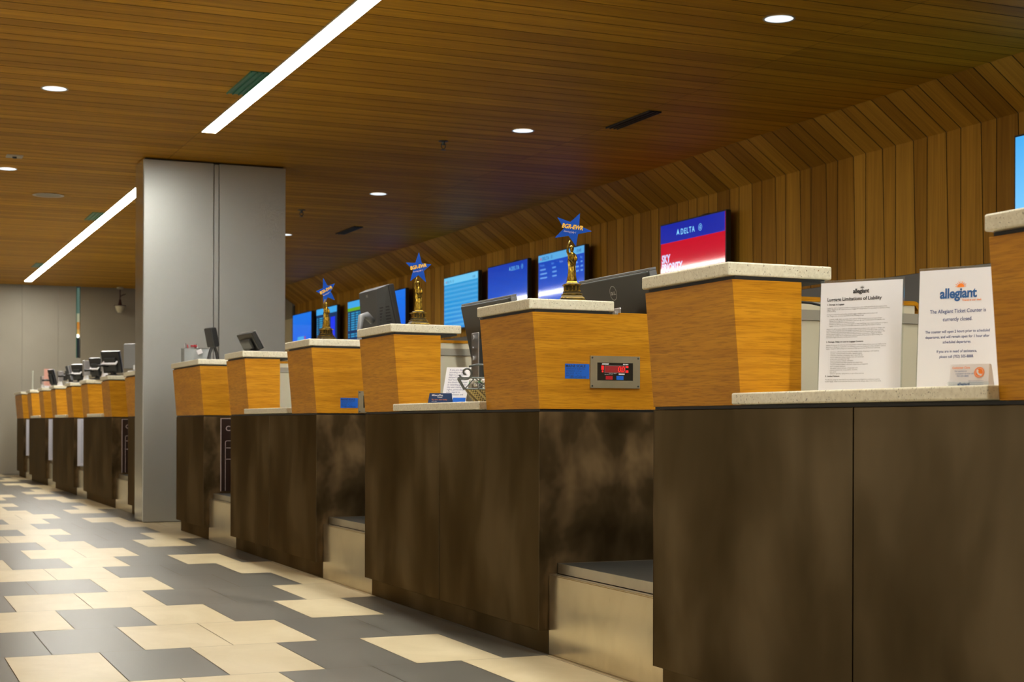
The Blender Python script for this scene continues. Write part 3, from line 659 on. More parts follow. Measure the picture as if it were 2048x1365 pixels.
# ================================================================ STATUETTES
def statuette(x, y, rz, label, star_rot, star_yaw, sxz):
    t = thing('gold_statuette', label, 'statuette', (x, y, 1.1955), rz, 'gold statuettes with blue stars'); 
    SX = Matrix.Diagonal((1.0, 1.0, 1.14, 1))
    b = mb(M['gold'])
    def sq(w0, w1, z0, z1): b.hexa([(-w0, -w0, z0), (w0, -w0, z0), (w0, w0, z0), (-w0, w0, z0), (-w1, -w1, z1), (w1, -w1, z1), (w1, w1, z1), (-w1, w1, z1)])
    sq(.044, .044, 0, .005); b.m(M['goldd']); sq(.040, .040, .005, .009); b.m(M['gold']); sq(.041, .0405, .009, .0105); b.m(M['goldd']); sq(.040, .031, .0105, .021); b.m(M['gold']); sq(.034, .034, .021, .0230); b.m(M['goldd']); sq(.033, .0325, .0230, .0246)
    b.m(M['goldd']); sq(.028, .027, .0245, .031); b.m(M['gold']); sq(.029, .029, .0315, .0333); b.m(M['goldd']); sq(.021, .021, .0333, .049)
    b.m(M['gold'])
    for i in range(5):
        q = -.0245 + i * .01225
        for (cx, cy) in ((q, -.0245), (q, .0245), (-.0245, q), (.0245, q)): b.box(cx - .0015, cx + .0015, cy - .0015, cy + .0015, .0335, .049)
    sq(.029, .030, .049, .053); b.m(M['goldd']); sq(.024, .020, .053, .058); b.m(M['gold']); sq(.018, .016, .058, .062)
    b.build('pedestal', t, xf=SX)
    b = mb(M['gold'])                      # robed figure, folds as ribs
    prof = [(.0165, .062), (.0160, .066), (.0140, .078), (.0125, .095), (.0122, .108), (.0135, .118), (.0142, .124), (.0125, .132), (.0130, .140), (.0120, .147), (.0055, .151), (.0045, .154)]
    vs = []; n = 28
    for r, z_ in prof:
        for k in range(n):
            a = 2 * PI * k / n; f = 1 + .14 * math.sin(a * 7 + z_ * 30) * (1 if z_ < .145 else 0) + .06 * math.sin(a * 3)
            vs.append((r * f * math.cos(a), r * f * math.sin(a) * .85, z_))
    b.add(vs, [(i * n + k, i * n + (k + 1) % n, (i + 1) * n + (k + 1) % n, (i + 1) * n + k) for i in range(len(prof) - 1) for k in range(n)])
    b.lathe([(0, .151), (.0045, .153), (.0068, .158), (.0072, .163), (.0062, .168), (.003, .1715), (0, .172)], 0, -.001, 14)         # head
    b.lathe([(.0075, .1655), (.0078, .1675), (.006, .170)], 0, 0, 14)                                                             # hair band
    b.tube([(-.0008, -.0085, .162), (-.0008, -.0092, .160)], [.0012, .0008], 6)
    b.tube([(-.011, 0, .144), (-.015, -.001, .155), (-.0135, -.002, .170), (-.006, -.003, .186)], [.0052, .0045, .0036, .0026], 8)   # raised arm
    b.tube([(.011, 0, .143), (.0155, -.004, .130), (.012, -.012, .124)], [.0052, .0045, .003], 8)                                  # folded arm
    b.tube([(-.012, -.008, .128), (.0, -.0125, .120), (.011, -.010, .110)], [.003, .0035, .003], 8)                                # sash
    for k in range(5): b.tube([(-.010 + k * .005, -.0115, .112), (-.012 + k * .006, -.0135, .085), (-.013 + k * .0065, -.0145, .063)], .0016, 6)
    b.build('figure', t, smooth=True, xf=SX)
    # star card on its pin
    sr, ri = .064, .0265
    st = thing_empty = None
    cz = .252; cxs = 0
    R_ = Matrix.Rotation(star_yaw, 4, 'Z')
    pts = []
    for i in range(10):
        a = star_rot + PI / 2 + i * PI / 5; r = sr if i % 2 == 0 else ri
        pts.append(R_ @ Vector((r * math.cos(a) * sxz[0], -.004, r * math.sin(a) * sxz[1])) + Vector((cxs, 0, cz)))
    nrm = R_ @ Vector((0, .0016, 0))
    b = mb(M['sblue']); c0 = sum(pts, Vector()) / 10
    b.add(pts + [p + nrm for p in pts] + [c0, c0 + nrm], [(i, (i + 1) % 10, 20) for i in range(10)] + [(10 + (i + 1) % 10, 10 + i, 21) for i in range(10)] + [(i, 10 + i, 10 + (i + 1) % 10, (i + 1) % 10) for i in range(10)])
    so = b.build('star', t)
    ta = star_rot * 1.0
    return t, so, R_, cz
def star_text(so, R_, cz, ang):
    ux = R_ @ Vector((math.cos(ang), 0, math.sin(ang))); uz = R_ @ Vector((-math.sin(ang), 0, math.cos(ang))); n = R_ @ Vector((0, -.0052, 0))
    c = Vector((0, 0, cz)) + n
    b = mb(M['yellow']); txt(b, 'BGR-EWR', .021, c + uz * .001, ux, uz, 'CENTER', shear=.2, bold=.035, sx=.80); b.build('lettering', so, fix=False)
    b = mb(M['pink']); txt(b, 'Starting July 1', .0088, c - uz * .0130 - ux * .006, ux, uz, 'CENTER', shear=.2, sx=.9); b.build('small_lettering', so, fix=False)
for x, y, rz, lab, sr, sy, ta in (
    (2.265, 4.75, -.35, 'gold robed statuette with a blue star, nearest of three, by the large flat monitor back', -.42, (1.08, .96), -.13),
    (2.235, 6.235, -.1, 'gold robed statuette with an upright blue star, between bulky monitor and cyan screen', -.03, (.95, 1.12), .22),
    (2.20, 7.53, .05, 'gold robed statuette with a blue star, farthest of three, in front of flight list screen', .33, (.88, 1.15), .50)):
    t, so, R_, cz = statuette(x, y, rz, lab, sr, 0, sy)
    star_text(so, R_, cz, ta)

# ================================================================ MONITORS
def tiltm(loc, rz, tilt): return Matrix.Translation(loc) @ Matrix.Rotation(rz, 4, 'Z') @ Matrix.Rotation(tilt, 4, 'Y')
def flat_monitor(top, yc, xt, w, h, tilt, label, logo_y, plate=None):
    """back of a slim monitor facing the aisle; xt, top: upper edge; leans out at the top"""
    zb = .857
    t = thing('flat_monitor', label, 'monitor', (xt, yc, zb), 0, 'slim black monitors seen from behind')
    X = Matrix.Translation((0, 0, top - zb)) @ Matrix.Rotation(tilt, 4, 'Y')     # local frame hanging down from the top edge, -X = back
    mb(M['darkp']).box(-.012, .018, -w / 2 + .006, w / 2 - .006, -h, -.010).build('back_shell', t, .005, xf=X)
    mb(M['greyp']).box(-.004, .024, -w / 2, w / 2, -.0095, 0).box(-.004, .024, -w / 2, -w / 2 + .0055, -h, -.0095).box(-.004, .024, w / 2 - .0055, w / 2, -h, -.0095).build('rim', t, .002, xf=X)
    mb(M['black']).box(.0185, .0235, -w / 2 + .006, w / 2 - .006, -h, -.010).build('screen', t, xf=X)
    b = mb(M['silver']); o = Vector((-.0135, logo_y, -.066)); ring(b, o, VX, VZ, .0245, .027, 32)
    txt(b, 'D', .017, o + Vector((0, .0185, -.006)), VX, VZ, bold=.04); txt(b, 'LL', .017, o + Vector((0, -.0025, -.006)), VX, VZ, bold=.04, sx=.9)
    ux = Vector((0, -math.cos(.5), math.sin(.5))); uz = Vector((0, math.sin(.5), math.cos(.5))); txt(b, 'E', .015, o + Vector((0, .0075, -.0075)), ux, uz, bold=.04)
    b.build('emblem', t, fix=False, xf=X)
    # vesa plate and post
    b = mb(M['silver']); xs_ = math.sin(-tilt)
    px, pw, pt_, pb = plate
    b.box(-.05, -.044, px - pw / 2, px + pw / 2, pb - zb, pt_ - zb); b.build('bracket_plate', t, .003)
    zc_ = pt_ - zb - .05; lean = math.tan(-tilt) * (pt_ - .05 - top)
    for k in range(3):
        b = mb(M['silver']); b.prism(circ((-.0505, px + pw * .15, zc_ + .03 - k * .045), VX, VZ, .010 if k != 1 else .004, 12), (-.006, 0, 0)); b.build('bolt', t)
    mb(M['blackp']).box(-.043, math.tan(-tilt) * 0 + .012, px - .02, px + .02, zc_ - .02, zc_ + .02).box(-.043, -.02, px - .02, px + .02, 0, zc_ - .02).build('post', t)
    return t
flat_monitor(1.322, 4.985, 2.545, .566, .34, -.22, 'large flat black monitor back beside the nearest gold statuette', .0, (-.125, .055, 1.19, 1.0))
flat_monitor(1.312, 6.11, 2.50, .565, .36, -.22, 'flat black monitor on a bolted steel bracket behind the counter with the wire basket', .053, (.0, .08, 1.168, .88))

# bulky monitor on a curved arm
t = thing('bulky_monitor', 'bulky dark monitor with vented wedge back on a curved arm', 'monitor', (2.57, 7.93, .857))
X = Matrix.Translation((0, 0, .655)) @ Matrix.Rotation(-.20, 4, 'Y')
w, h = .42, .38
mb(M['blackp']).box(.03, .06, -w / 2, w / 2, -h, 0).build('bezel', t, .006, xf=X)
mb(M['black']).box(.0605, .062, -w / 2 + .02, w / 2 - .02, -h + .02, -.02).build('screen', t, xf=X)
b = mb(M['darkp'])
b.hexa([(-.06, -w * .18, -h + .02), (.029, -w / 2 + .01, -h + .005), (.029, w / 2 - .01, -h + .005), (-.06, w / 2 - .03, -h + .02),
        (-.01, -w * .30, -.012), (.029, -w / 2 + .01, -.002), (.029, w / 2 - .01, -.002), (-.01, w / 2 - .012, -.012)])
b.build('back_shell', t, .004, xf=X)
b = mb(M['black'])
for i in range(15):
    z_ = -h + .035 + i * .016
    for c0_, c1_ in ((.2, .45), (.55, .85)):
        f = (z_ + h) / h
        A = Vector((-.06 + .05 * f, -w * (.18 + .12 * f), z_)); B = Vector((.029, -w / 2 + .01, z_))
        p = A.lerp(B, c0_); q = A.lerp(B, c1_); o = Vector((-.0025, -.001, 0))
        b.quad(p + o, q + o, q + o + Vector((0, 0, .007)), p + o + Vector((0, 0, .007)))
b.build('vents', t, fix=False, xf=X)
b = mb(M['silver']); txt(b, 'NEC', .018, (-.018, .06, -.045), VX, VZ, bold=.03); b.build('lettering', t, fix=False, xf=X)
b = mb(M['greyp']); b.tube([(-.03, -.12, .465), (-.07, -.14, .495), (-.105, -.16, .485), (-.12, -.175, .42), (-.12, -.18, .30), (-.12, -.18, .0)], [.018, .020, .018, .014, .013, .015], 14); b.build('arm', t, smooth=True)
mb(M['greyp']).lathe([(.05, .0), (.05, .012), (.02, .02)], -.12, -.18, 20).build('foot', t)

def kiosk(loc, rz, label, w=.30, h=.22, tilt=-.3, lift=.02, silver=False, paper=False, group=None, reader=True):
    """small touch monitor on a foot; back faces local -X"""
    t = thing('touch_monitor', label, 'monitor', loc, rz, group)
    X = Matrix.Translation((0, 0, lift)) @ Matrix.Rotation(tilt, 4, 'Y')
    mb(M['blackp']).box(-.014, .014, -w / 2, w / 2, 0, h).build('shell', t, .004, xf=X)
    mb(M['silver']).box(.0145, .022, -w / 2, w / 2, 0, h).build('screen_frame', t, .002, xf=X)
    mb(M['darkp']).box(-.034, -.0145, -w * .32, w * .30, .02, h * .72).build('rear_housing', t, .006, xf=X)
    mb(M['blackp']).lathe([(.075, .0), (.075, .008), (.03, .016), (.02, .05), (.018, lift + h * .35)], 0, 0, 20, sx=.8).build('foot', t)
    if paper: mb(M['paper']).hexa([(-.05, -w * .4, h * .42), (-.015, -w * .4, h * .50), (-.015, w * .4, h * .50), (-.05, w * .4, h * .42), (-.05, -w * .4, h * .46), (-.015, -w * .4, h * .56), (-.015, w * .4, h * .56), (-.05, w * .4, h * .46)]).build('receipt_tray', t, xf=X)
    if reader:
        b = mb(M['blackp']); b.tube([(-.03, w * .1, lift + h * .3), (-.09, w * .25, lift + h * .32), (-.14, w * .35, lift + h * .30)], .012, 8); b.build('swivel_arm', t, smooth=True)
    return t
kiosk((2.185, 9.0, 1.1955), .05, 'small tilted black monitor with silver edge on the far oak box right of the column', .31, .115, -.5, .015, reader=False)
# terminal on P3
t = thing('card_terminal', 'tall black card terminal on a forked stand, in front of the grey column', 'card terminal', (2.25, 10.44, 1.1955), .35)
X = Matrix.Translation((0, 0, .10)) @ Matrix.Rotation(-.22, 4, 'Y')
mb(M['blackp']).box(-.026, .022, -.045, .045, .0, .135).build('body', t, .008, xf=X)
mb(M['black']).box(.0225, .024, -.038, .038, .01, .12).build('screen', t, xf=X)
b = mb(M['blackp']); b.tube([(-.045, .0, .004), (-.03, .0, .06), (-.008, .0, .12)], .011, 8); b.tube([(.035, 0, .004), (.022, 0, .06), (.0, 0, .12)], .011, 8); b.build('stand', t)
mb(M['blackp']).box(-.07, .06, -.07, .05, 0, .006).build('foot', t, .002)
mb(plain('yellow_tag', (.7, .6, .05), .5)).box(-.10, -.072, -.03, .02, 0, .004).build('tag', t)
# clear bin of pens and tags
t = thing('supply_bin', 'clear bin of pens and luggage tags on the counter before the column', 'bin', (2.215, 10.86, 1.1955), 0)
bb = mb(M['binp']); a_, c_, hh = .095, .06, .105
bb.box(-a_, a_, -c_, c_, 0, .003); bb.box(-a_, -a_ + .003, -c_, c_, .003, hh); bb.box(a_ - .003, a_, -c_, c_, .003, hh); bb.box(-a_ + .003, a_ - .003, -c_, -c_ + .003, .003, hh); bb.box(-a_ + .003, a_ - .003, c_ - .003, c_, .003, hh); bb.build('bin', t)
mb(M['darkp']).box(-a_ - .001, a_ + .001, c_ - .004, c_ + .001, hh, hh + .003).box(-a_ - .001, a_ + .001, -c_ - .001, -c_ + .004, hh, hh + .002).build('rim', t)
random.seed(3)
for i in range(7):
    x = -.08 + i * .018; mt = [M['paper'], M['inkg'], M['red']][i % 3]
    b = mb(mt); b.tube([(x, random.uniform(-.03, .03), .006), (x + random.uniform(-.02, .015), random.uniform(-.03, .03), .125 + random.random() * .02)], .004, 8); b.build('pen', t)
for i in range(5):
    b = mb(M['red']); b.lathe([(0, .118), (.006, .12), (.007, .128), (0, .132)], -.035 + i * .009, -.01 + .006 * (i % 3), 10); b.build('red_cap', t)
for i in range(6):
    x = -.07 + i * .022
    b = mb(M['paper'] if i % 2 else M['inkg']); b.hexa([(x, -.03, .01), (x + .03, -.028, .01), (x + .03, -.024, .01), (x, -.026, .01), (x + .008, -.02, .09), (x + .045, -.018, .105), (x + .045, -.014, .105), (x + .008, -.016, .09)]); b.build('tag', t)
mb(M['paper']).hexa([(.0, -.066, .06), (.035, -.066, .075), (.035, -.0635, .075), (0, -.0635, .06), (-.012, -.066, .09), (.022, -.066, .104), (.022, -.0635, .104), (-.012, -.0635, .09)]).build('hanging_label', t)
# small things on the P2 ledge
t = mb(M['orange']).hexa([(2.12, 7.86, .856), (2.20, 7.84, .856), (2.20, 7.90, .856), (2.12, 7.92, .856), (2.14, 7.88, .878), (2.19, 7.86, .874), (2.19, 7.88, .874), (2.14, 7.90, .878)]).build('paper_slip')
tag(t, 'folded orange paper slip at the near end of the otherwise empty ledge', 'paper')

# ---- terminals beyond the column
G = 'black check-in terminals beyond the column'
spots = [(2.135, 14.15, .75, .20, .20, True, 'large black terminal nearest the column, left of it, with white tray'),
         (2.18, 15.46, .75, .13, .19, True, 'narrow black terminal with white tray, second from the column'),
         (2.17, 16.72, .75, .15, .17, True, 'black terminal with white tray, third from the column'),
         (2.12, 17.04, -.3, .12, .16, False, 'slim silver-backed terminal, fourth from the column'),
         (2.215, 19.40, .35, .12, .20, False, 'thin black terminal leaning left, behind the pink sign')]
for x, y, rz, w, h, pap, lab in spots:
    kiosk((x, y, 1.1955), rz, lab, w, h, -.25, .03, paper=pap, group=G)
def pole_unit(x, y, hgt, label):
    t = thing('card_reader', label, 'card reader', (x, y, 1.1955), .2, G)
    mb(M['silver']).box(-.03, .03, -.03, .03, .05, hgt).build('faceplate', t, .004)
    mb(M['blackp']).box(.031, .07, -.045, .045, .06, hgt - .02).build('body', t, .004)
    mb(M['paper']).lathe([(.035, 0), (.03, .01), (.022, .05)], 0, 0, 16).build('foot', t)
    b = mb(M['blackp']); b.tube([(.05, -.04, .1), (.055, -.07, .10), (.06, -.10, .105)], .012, 8); b.build('swivel_arm', t)
pole_unit(2.095, 14.40, .20, 'chrome faced card reader beside the second terminal from the column')
pole_unit(2.115, 15.80, .20, 'chrome faced card reader beside the third terminal from the column')
pole_unit(2.155, 18.30, .17, 'chrome faced card reader beside the leaning black terminal')
pole_unit(2.125, 19.74, .15, 'chrome faced card reader just left of the pink sign')
t = thing('sign_holder', 'upright pink paper sign in a clear holder on a far counter', 'sign', (2.165, 19.6, 1.1955), .1)
mb(plain('pink_paper', (0.62, 0.33, 0.27), .5)).box(-.05, .05, -.002, .002, .03, .24).build('sheet', t); mb(M['paper']).box(-.05, .05, -.03, .03, 0, .03).build('foot', t)
t = mb(plain('pale_pole', (.5, .52, .45), .3)).lathe([(.03, 0), (.03, .008), (.009, .012), (.009, .235), (.014, .24), (.012, .26), (0, .262)], 0, 0, 12).build('barrier_pole'); t.location = (2.13, 21.08, 1.1955)
tag(t, 'thin pale upright rod, leftmost thing on the far counters', 'pole')
t = thing('white_monitor', 'pale grey monitor back half hidden by the left edge of the column', 'monitor', (2.14, 12.97, 1.1955), .6)
mb(M['greyp']).box(-.015, .0, -.13, .13, .03, .24).build('back_shell', t, .006); mb(M['blackp']).box(.0005, .02, -.13, .13, .03, .24).build('screen', t, .003); mb(M['silver']).lathe([(.07, 0), (.07, .01), (.02, .02), (.02, .06)], 0, 0, 16).build('foot', t)
# pendant lamp before the dimmed taupe part of the far wall
t = thing('pendant_lamp', 'small dark pendant lamp with a frosted shade before the dimmed taupe part of the far wall', 'lamp', (3.655, 23.6, H))
mb(M['shade']).lathe([(.05, 0), (.05, -.02), (.02, -.03)], 0, 0, 20).build('canopy', t)
b = mb(M['brownm']); b.tube([(0, 0, -.03), (0, 0, -.18), (0, 0, -.24)], .008, 8); b.tube([(0, 0, -.14), (.05, 0, -.11), (.085, 0, -.10)], .007, 8); b.build('stem', t)
b = mb(M['brownm']); b.lathe([(.012, -.18), (.03, -.26), (.035, -.27)], 0, 0, 16); b.lathe([(.09, -.275), (.09, -.283)], 0, 0, 20); b.build('bracket', t)
mb(M['shade']).lathe([(.075, -.285), (.06, -.34), (.035, -.385), (.0, -.386)], 0, 0, 20).build('lamp_shade', t)

# ================================================================ LEDGE ITEMS, nearest counter: notices
def holder(x, y, ang, w, h, label, lean=.06):
    """L-shaped clear sign holder; face looks along local -Y, x to the right"""
    t = thing('sign_holder', label, 'notice', (x, y, .856), ang)
    X = Matrix.Rotation(-lean, 4, 'X')
    mb(M['acrylic']).box(-w / 2 - .003, w / 2 + .003, .0025, .0045, 0, h + .006).build('clear_backing', t, xf=X)
    mb(M['acrylic']).box(-w / 2 - .003, w / 2 + .003, .005, .07, 0, .003).build('clear_foot', t)
    mb(M['paper']).box(-w / 2, w / 2, 0, .002, .003, h).build('sheet', t, xf=X)
    return t, X
def sunlogo(bt, bs, x, z_, s, y=-.0006):
    txt(bt, 'alleg', s, (x, y, z_), UX, UZ, bold=.035, sx=.86); 
    return
def allegiant(t, X, cx, z_, s, mt, ms, tagline=True):
    b = mb(mt); txt(b, 'allegiant', s, (cx, -.0006, z_), UX, UZ, 'CENTER', bold=.03, sx=.9, spacing=.95); b.build('logo_lettering', t, fix=False, xf=X)
    b = mb(ms); o = Vector((cx + s * .18, -.0006, z_ + s * .74)); A = circ(o, UX, UZ, s * .28, 14, None, 0, PI); b.add(A, [tuple(range(14))])
    for k in range(9):
        a = PI * (k + .5) / 9; d = Vector((math.cos(a), 0, math.sin(a))); n = Vector((-math.sin(a), 0, math.cos(a)))
        b.add([o + d * s * .32 + n * s * .035, o + d * s * .32 - n * s * .035, o + d * s * (.5 if k % 2 else .44)], [(0, 1, 2)])
    b.build('logo_sun', t, fix=False, xf=X)
    if tagline:
        b = mb(ms); txt(b, 'Travel is our deal.', s * .2, (cx + s * .3, -.0006, z_ - s * .26), UX, UZ, bold=.02); b.build('tagline', t, fix=False, xf=X)
ang1 = math.atan2(3.057 - 3.24, 2.35 - 2.24)       # along the upper edge of the sheet
t, X = holder(2.295, 3.149, ang1, .216, .279, 'white printed luggage liability notice standing on the ledge, left of the two notices')
allegiant(t, X, 0, .250, .0155, M['ink'], M['inkg'], False)
b = mb(M['ink']); yy = -.0006
txt(b, 'Luggage Limitations of Liability', .0125, (-.090, yy, .232), UX, UZ, bold=.02, sx=.94)
txt(b, '1. Damage to Luggage', .0052, (-.090, yy, .2215), UX, UZ, bold=.03)
txt(b, '2. Damage, Delay or Loss to Luggage Contents', .0052, (-.090, yy, .1265), UX, UZ, bold=.03)
txt(b, '3. Limited Release', .0052, (-.090, yy, .0395), UX, UZ, bold=.03)
b.build('headings', t, fix=False, xf=X)
b = mb(M['inkg'])
L1 = ['Luggage for which is designed to protect its contents and provide suitable protection for the contents of the',
      'luggage. Allegiant Air will refuse to accept as a baggage for transportation if it is not suitable to withstand ordinary', 'normal handling.', '',
      'During the course of normal handling, checked luggage is likely to show evidence of use and', 'wear. Allegiant Air will not be responsible for the following damage:', '',
      '   -   Scratches, scuffs, minor cuts, dents, holes, stains or soiling resulting from normal wear and tear', '   -   Damage due to bags that are overloaded or oversized, e.g. used in coated apparel and supplies, over-',
      '       sized, previously packed to minimum contents', '   -   Manufacturer defects, e.g. over-packed zippers or over-sized fittings, loss to items causing parts or dyes in', '       luggage material, pull straps and unassembled extremities outside sizes from items or material', '',
      'Allegiant Air will not accept liability for damages to any of the provisions in this regulation to Allegiant Air,', 'including without limitation where the damage is connected with the type of damage possibly caused by', 'others, consistent with any personal equipment used by the airline, or connected with information on this',
      'sent e.g. type and legible in use of any external shipment disposal to documents. Allegiant Air will be', 'accountable for damage due to transportation outside legitimate of bag, except to option moving from', 'international flights covered by the Montreal Convention.']
for i, s in enumerate(L1): txt(b, s, .0044, (-.090, yy, .213 - i * .00415), UX, UZ, sx=.82)
L2 = ['Allegiant Air assumes the following items being placed in checked luggage and does not accept liability for the', 'delay, loss or damage of, as agreed for, the following in whole items employed in either checked or carry-on', 'luggage, except for claims arising out of international flights governed by the Montreal Convention:', '']
for i, s in enumerate(L2): txt(b, s, .0044, (-.090, yy, .1185 - i * .0045), UX, UZ, sx=.82)
L3 = ['electronics, software and parts except for assistive devices of passengers with disabilities', 'securities, business/financial documents, negotiable papers', 'collectables, keepsakes, photographs, items claimed for sale', 'business equipment, business samples, linens and manuscripts',
      'artistic items, paintings/prints, X-lay', 'natural fur products, antiques, collectables', 'photographic/electronic/video equipment and related items', 'computer hardware/software, electronic components and equipment', 'sports recreation equipment', 'unbreakable artifacts, antiques, unreplaceable items', 'precious metals/stones, money, jewelry, silverware', 'keys, spirits', 'electronic cigarettes, vaping devices, or spare lithium batteries']
for i, s in enumerate(L3): txt(b, '-    ' + s, .0044, (-.083, yy, .1015 - i * .0046), UX, UZ, sx=.82)
for i, s in enumerate(['The following categories were listed for any action, but are not obligated to, a settlement would be', 'handled luggage, subject to the extended observations of risk for damage, delay or loss of these items.']): txt(b, s, .0044, (-.090, yy, .031 - i * .0045), UX, UZ, sx=.82)
b.build('body_text', t, fix=False, xf=X)
ang2 = ang1 - .08
t, X = holder(2.372, 2.862, ang2, .216, .288, 'white closed-counter notice with blue lettering and an orange sun, right of the two notices')
cx = -.010
allegiant(t, X, cx, .2195, .033, M['inkb'], M['orange'])
b = mb(M['inkn'])
txt(b, 'The Allegiant Ticket Counter is', .0126, (cx, yy, .184), UX, UZ, 'CENTER', sx=.86, bold=.008); txt(b, 'currently closed.', .0126, (cx, yy, .165), UX, UZ, 'CENTER', sx=.86, bold=.008)
for i, s in enumerate(('The counter will open 2 hours prior to scheduled', 'departures, and will remain open for 1 hour after', 'scheduled departures.')): txt(b, s, .0092, (cx, yy, .137 - i * .0125), UX, UZ, 'CENTER', sx=.86, bold=.006)
for i, s in enumerate(('If you are in need of assistance,', 'please call (702) 505-8888.')): txt(b, s, .0092, (cx, yy, .090 - i * .0125), UX, UZ, 'CENTER', sx=.86, bold=.006)
b.build('lettering', t, fix=False, xf=X)
# business cards in a white wedge holder
t = thing('card_holder', 'small white business card holder with an orange phone emblem, in front of the closed-counter notice', 'card holder', (2.182, 2.605, .8558), ang1 - .1)
w = .044
pts = [(-w, 0, 0), (-w, .034, 0), (-w, .018, .048), (-w, .008, .050)]
mb(M['paper']).prism(pts, (2 * w, 0, 0)).build('card_stack', t)
mb(M['acrylic']).box(-w - .002, w + .002, -.003, -.0005, 0, .012).build('clear_lip', t)
sl = Vector((0, .008, .050)).normalized(); nn = Vector((0, -.0012, 0))
b = mb(M['orange']); o = Vector((w * .52, 0, 0)) + sl * .032 + nn; ring(b, o, UX, sl, .0115, .0001, 28); b.build('emblem', t, fix=False)
b = mb(M['paper']); oo = o + nn * .5; b.add([oo + Vector(UX) * x + sl * z_ for x, z_ in ((-.0065, .004), (-.004, .007), (-.001, .004), (-.0025, .001), (.002, -.004), (.0045, -.0025), (.007, -.005), (.0045, -.0075), (-.001, -.006), (-.0055, -.001))], [tuple(range(10))]); ring(b, oo, UX, sl, .0092, .0086, 24); b.build('handset_mark', t, fix=False)
b = mb(M['orange']); txt(b, 'Customer Care', .0062, Vector((-w * .88, 0, 0)) + sl * .041 + nn, UX, sl, bold=.02); b.build('heading', t, fix=False)
b = mb(M['inkb']); 
for i, s in enumerate(('For assistance', 'customer service call', '702-505-8888')): txt(b, s, .0048, Vector((-w * (.75 - .06 * i), 0, 0)) + sl * (.034 - i * .0055) + nn, UX, sl)
txt(b, 'allegiant', .0085, Vector((-w * .55, 0, 0)) + sl * .0045 + nn, UX, sl, bold=.03)
for i in range(3): txt(b, 'flights hotels cars and more', .003, Vector((.0, 0, 0)) + sl * (.013 - i * .004) + nn, UX, sl)
b.build('lettering', t, fix=False)
# black cable on the metal rail
t = mb(M['blackp']).tube([(2.36, 3.79, 1.128), (2.50, 3.80, 1.140), (2.60, 3.80, 1.136), (2.66, 3.80, 1.126), (2.72, 3.80, 1.1245), (2.86, 3.805, 1.1245)], .004, 8).build('cable', smooth=True)
tag(t, 'black cable lying along the rail behind the left notice', 'cable')

# ================================================================ LEDGE ITEMS, second counter: basket, notices, cards
t = thing('wire_basket', 'scrolled wire basket with woven rope bowl and white wrapped candy on the ledge', 'basket', (2.31, 5.60, .8558), -.35)
def rect_loop(a, c, z_): return [(-a, -c, z_), (a, -c, z_), (a, c, z_), (-a, c, z_)]
b = mb(M['iron'])
top = rect_loop(.125, .085, .098); mid = rect_loop(.100, .066, .055)
for i in range(4):
    b.tube([top[i], top[(i + 1) % 4]], .0032, 6); b.tube([mid[i], mid[(i + 1) % 4]], .0026, 6); b.tube([top[i], mid[i]], .003, 6)
    A, B, Cc, D = Vector(top[i]), Vector(top[(i + 1) % 4]), Vector(mid[i]), Vector(mid[(i + 1) % 4])
    for f0, f1 in ((.25, .0), (.25, .5), (.5, .25), (.5, .75), (.75, .5), (.75, 1.0)): b.tube([A.lerp(B, f0), Cc.lerp(D, f1)], .0022, 5)
b.build('wire_frame', t)
b = mb(M['weave']); b.hexa([(-.060, -.04, .001), (.060, -.04, .001), (.060, .04, .001), (-.060, .04, .001), (-.098, -.064, .056), (.098, -.064, .056), (.098, .064, .056), (-.098, .064, .056)]); b.build('woven_bowl', t)
for sx_ in (-1, 1):
    b = mb(M['iron']); cxx = sx_ * .095; pts = []
    for k in range(22):
        a = -PI / 2 + k * .36; r = .006 + .0011 * k; pts.append((cxx * 1.0 - sx_ * 0 + r * math.cos(a) * sx_, -.086, .112 + r * math.sin(a) + .006))
    b.tube(pts, .0042, 7); b.build('scroll_handle', t, smooth=True)
b = mb(M['iron']); b.tube([(-.085, -.086, .142), (-.05, -.087, .150), (0, -.087, .147), (.05, -.087, .150), (.085, -.086, .142)], .0042, 7); b.build('top_rail', t, smooth=True)
random.seed(5)
wrap = plain('candy_wrapper', (.75, .75, .76), .25)
for i in range(26):
    cxx = random.uniform(-.08, .08); cy = random.uniform(-.05, .05); cz = random.uniform(.064, .095); a = random.uniform(0, PI)
    b = mb(wrap); b.lathe([(0, -.010), (.006, -.009), (.003, -.006), (.008, -.003), (.008, .003), (.003, .006), (.006, .009), (0, .010)], 0, 0, 6)
    Xc = Matrix.Translation((cxx, cy, cz)) @ Matrix.Rotation(a, 4, 'Z') @ Matrix.Rotation(PI / 2 + random.uniform(-.7, .7), 4, 'X')
    o = b.build('wrapped_candy', None, xf=Matrix.Translation((2.31, 5.60, .8558)) @ Matrix.Rotation(-.35, 4, 'Z') @ Xc); tag(o, 'white wrapped candy lying in the scrolled wire basket', 'candy', 'wrapped candies in the wire basket')
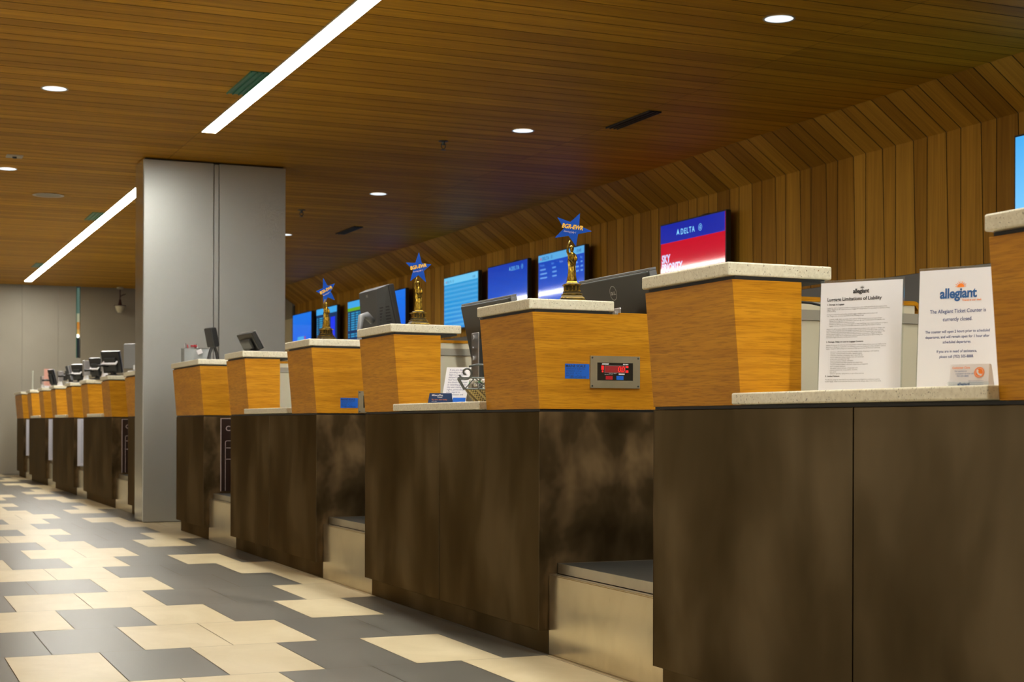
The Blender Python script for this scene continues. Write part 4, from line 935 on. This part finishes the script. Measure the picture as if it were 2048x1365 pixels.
# leaning leaflet notice
t = thing('leaflet_stand', 'white leaning leaflet notice with blue text behind the navy card pack', 'notice', (2.232, 5.80, .8558), -.45)
w = .050
def sheetm(x0, x1, z0, z1, y=0): return [(x0 + z0 * .13, y + z0 * .35, z0), (x1 + z0 * .13, y + z0 * .35, z0), (x1 + z1 * .13, y + z1 * .35, z1), (x0 + z1 * .13, y + z1 * .35, z1)]
mb(M['paper']).prism(sheetm(-w, w, .001, .150), (0, .003, 0)).build('sheet', t)
mb(M['stblue']).prism(sheetm(-w * .1, w * .95, .006, .024, -.0016), (0, .001, 0)).build('blue_band', t)
b = mb(M['inkn']); upv = Vector((.13, .35, 1)).normalized()
for i, s in enumerate(('If you are denied', 'boarding or your', 'flight is cancelled or', 'delayed for at least', 'four hours, ask at', 'the check-in counter', 'or boarding gate for', 'the text stating your', 'rights, particularly', 'with regard to', 'compensation and')):
    z_ = .136 - i * .0102; txt(b, s, .0098, Vector((-w * .72 + z_ * .13, z_ * .35 - .001, z_)), UX, upv, shear=0, sx=.98)
b.build('lettering', t, fix=False)
t = thing('card_pack', 'navy blue pack of airline cards standing at the front of the ledge', 'card pack', (2.135, 5.69, .8558), -.35)
mb(M['navy']).hexa([(-.05, 0, 0), (.05, 0, 0), (.05, .03, 0), (-.05, .03, 0), (-.043, .008, .040), (.045, .008, .040), (.045, .014, .040), (-.043, .014, .040)]).build('cards', t)
sl = Vector((0, .008, .04)).normalized(); nn = Vector((0, -.001, 0))
b = mb(M['paper']); txt(b, 'MileagePlus', .0095, Vector((-.034, 0, 0)) + sl * .029 + nn, UX, sl, bold=.02); txt(b, 'United', .007, Vector((-.012, 0, 0)) + sl * .022 + nn, UX, sl, bold=.02); txt(b, 'earn miles', .005, Vector((-.035, 0, 0)) + sl * .006 + nn, UX, sl); b.build('lettering', t, fix=False)
b = mb(M['orange']); txt(b, 'Fly now, save today', .0078, Vector((-.035, 0, 0)) + sl * .012 + nn, UX, sl); b.build('orange_lettering', t, fix=False)
t = mb(M['green']).tube([(2.34, 6.03, .86), (2.34, 6.06, .90), (2.36, 6.03, .93), (2.40, 6.0, .955), (2.44, 5.97, .95)], .004, 8).build('cord', smooth=True)
tag(t, 'green cord looping up behind the leaning leaflet notice', 'cord')
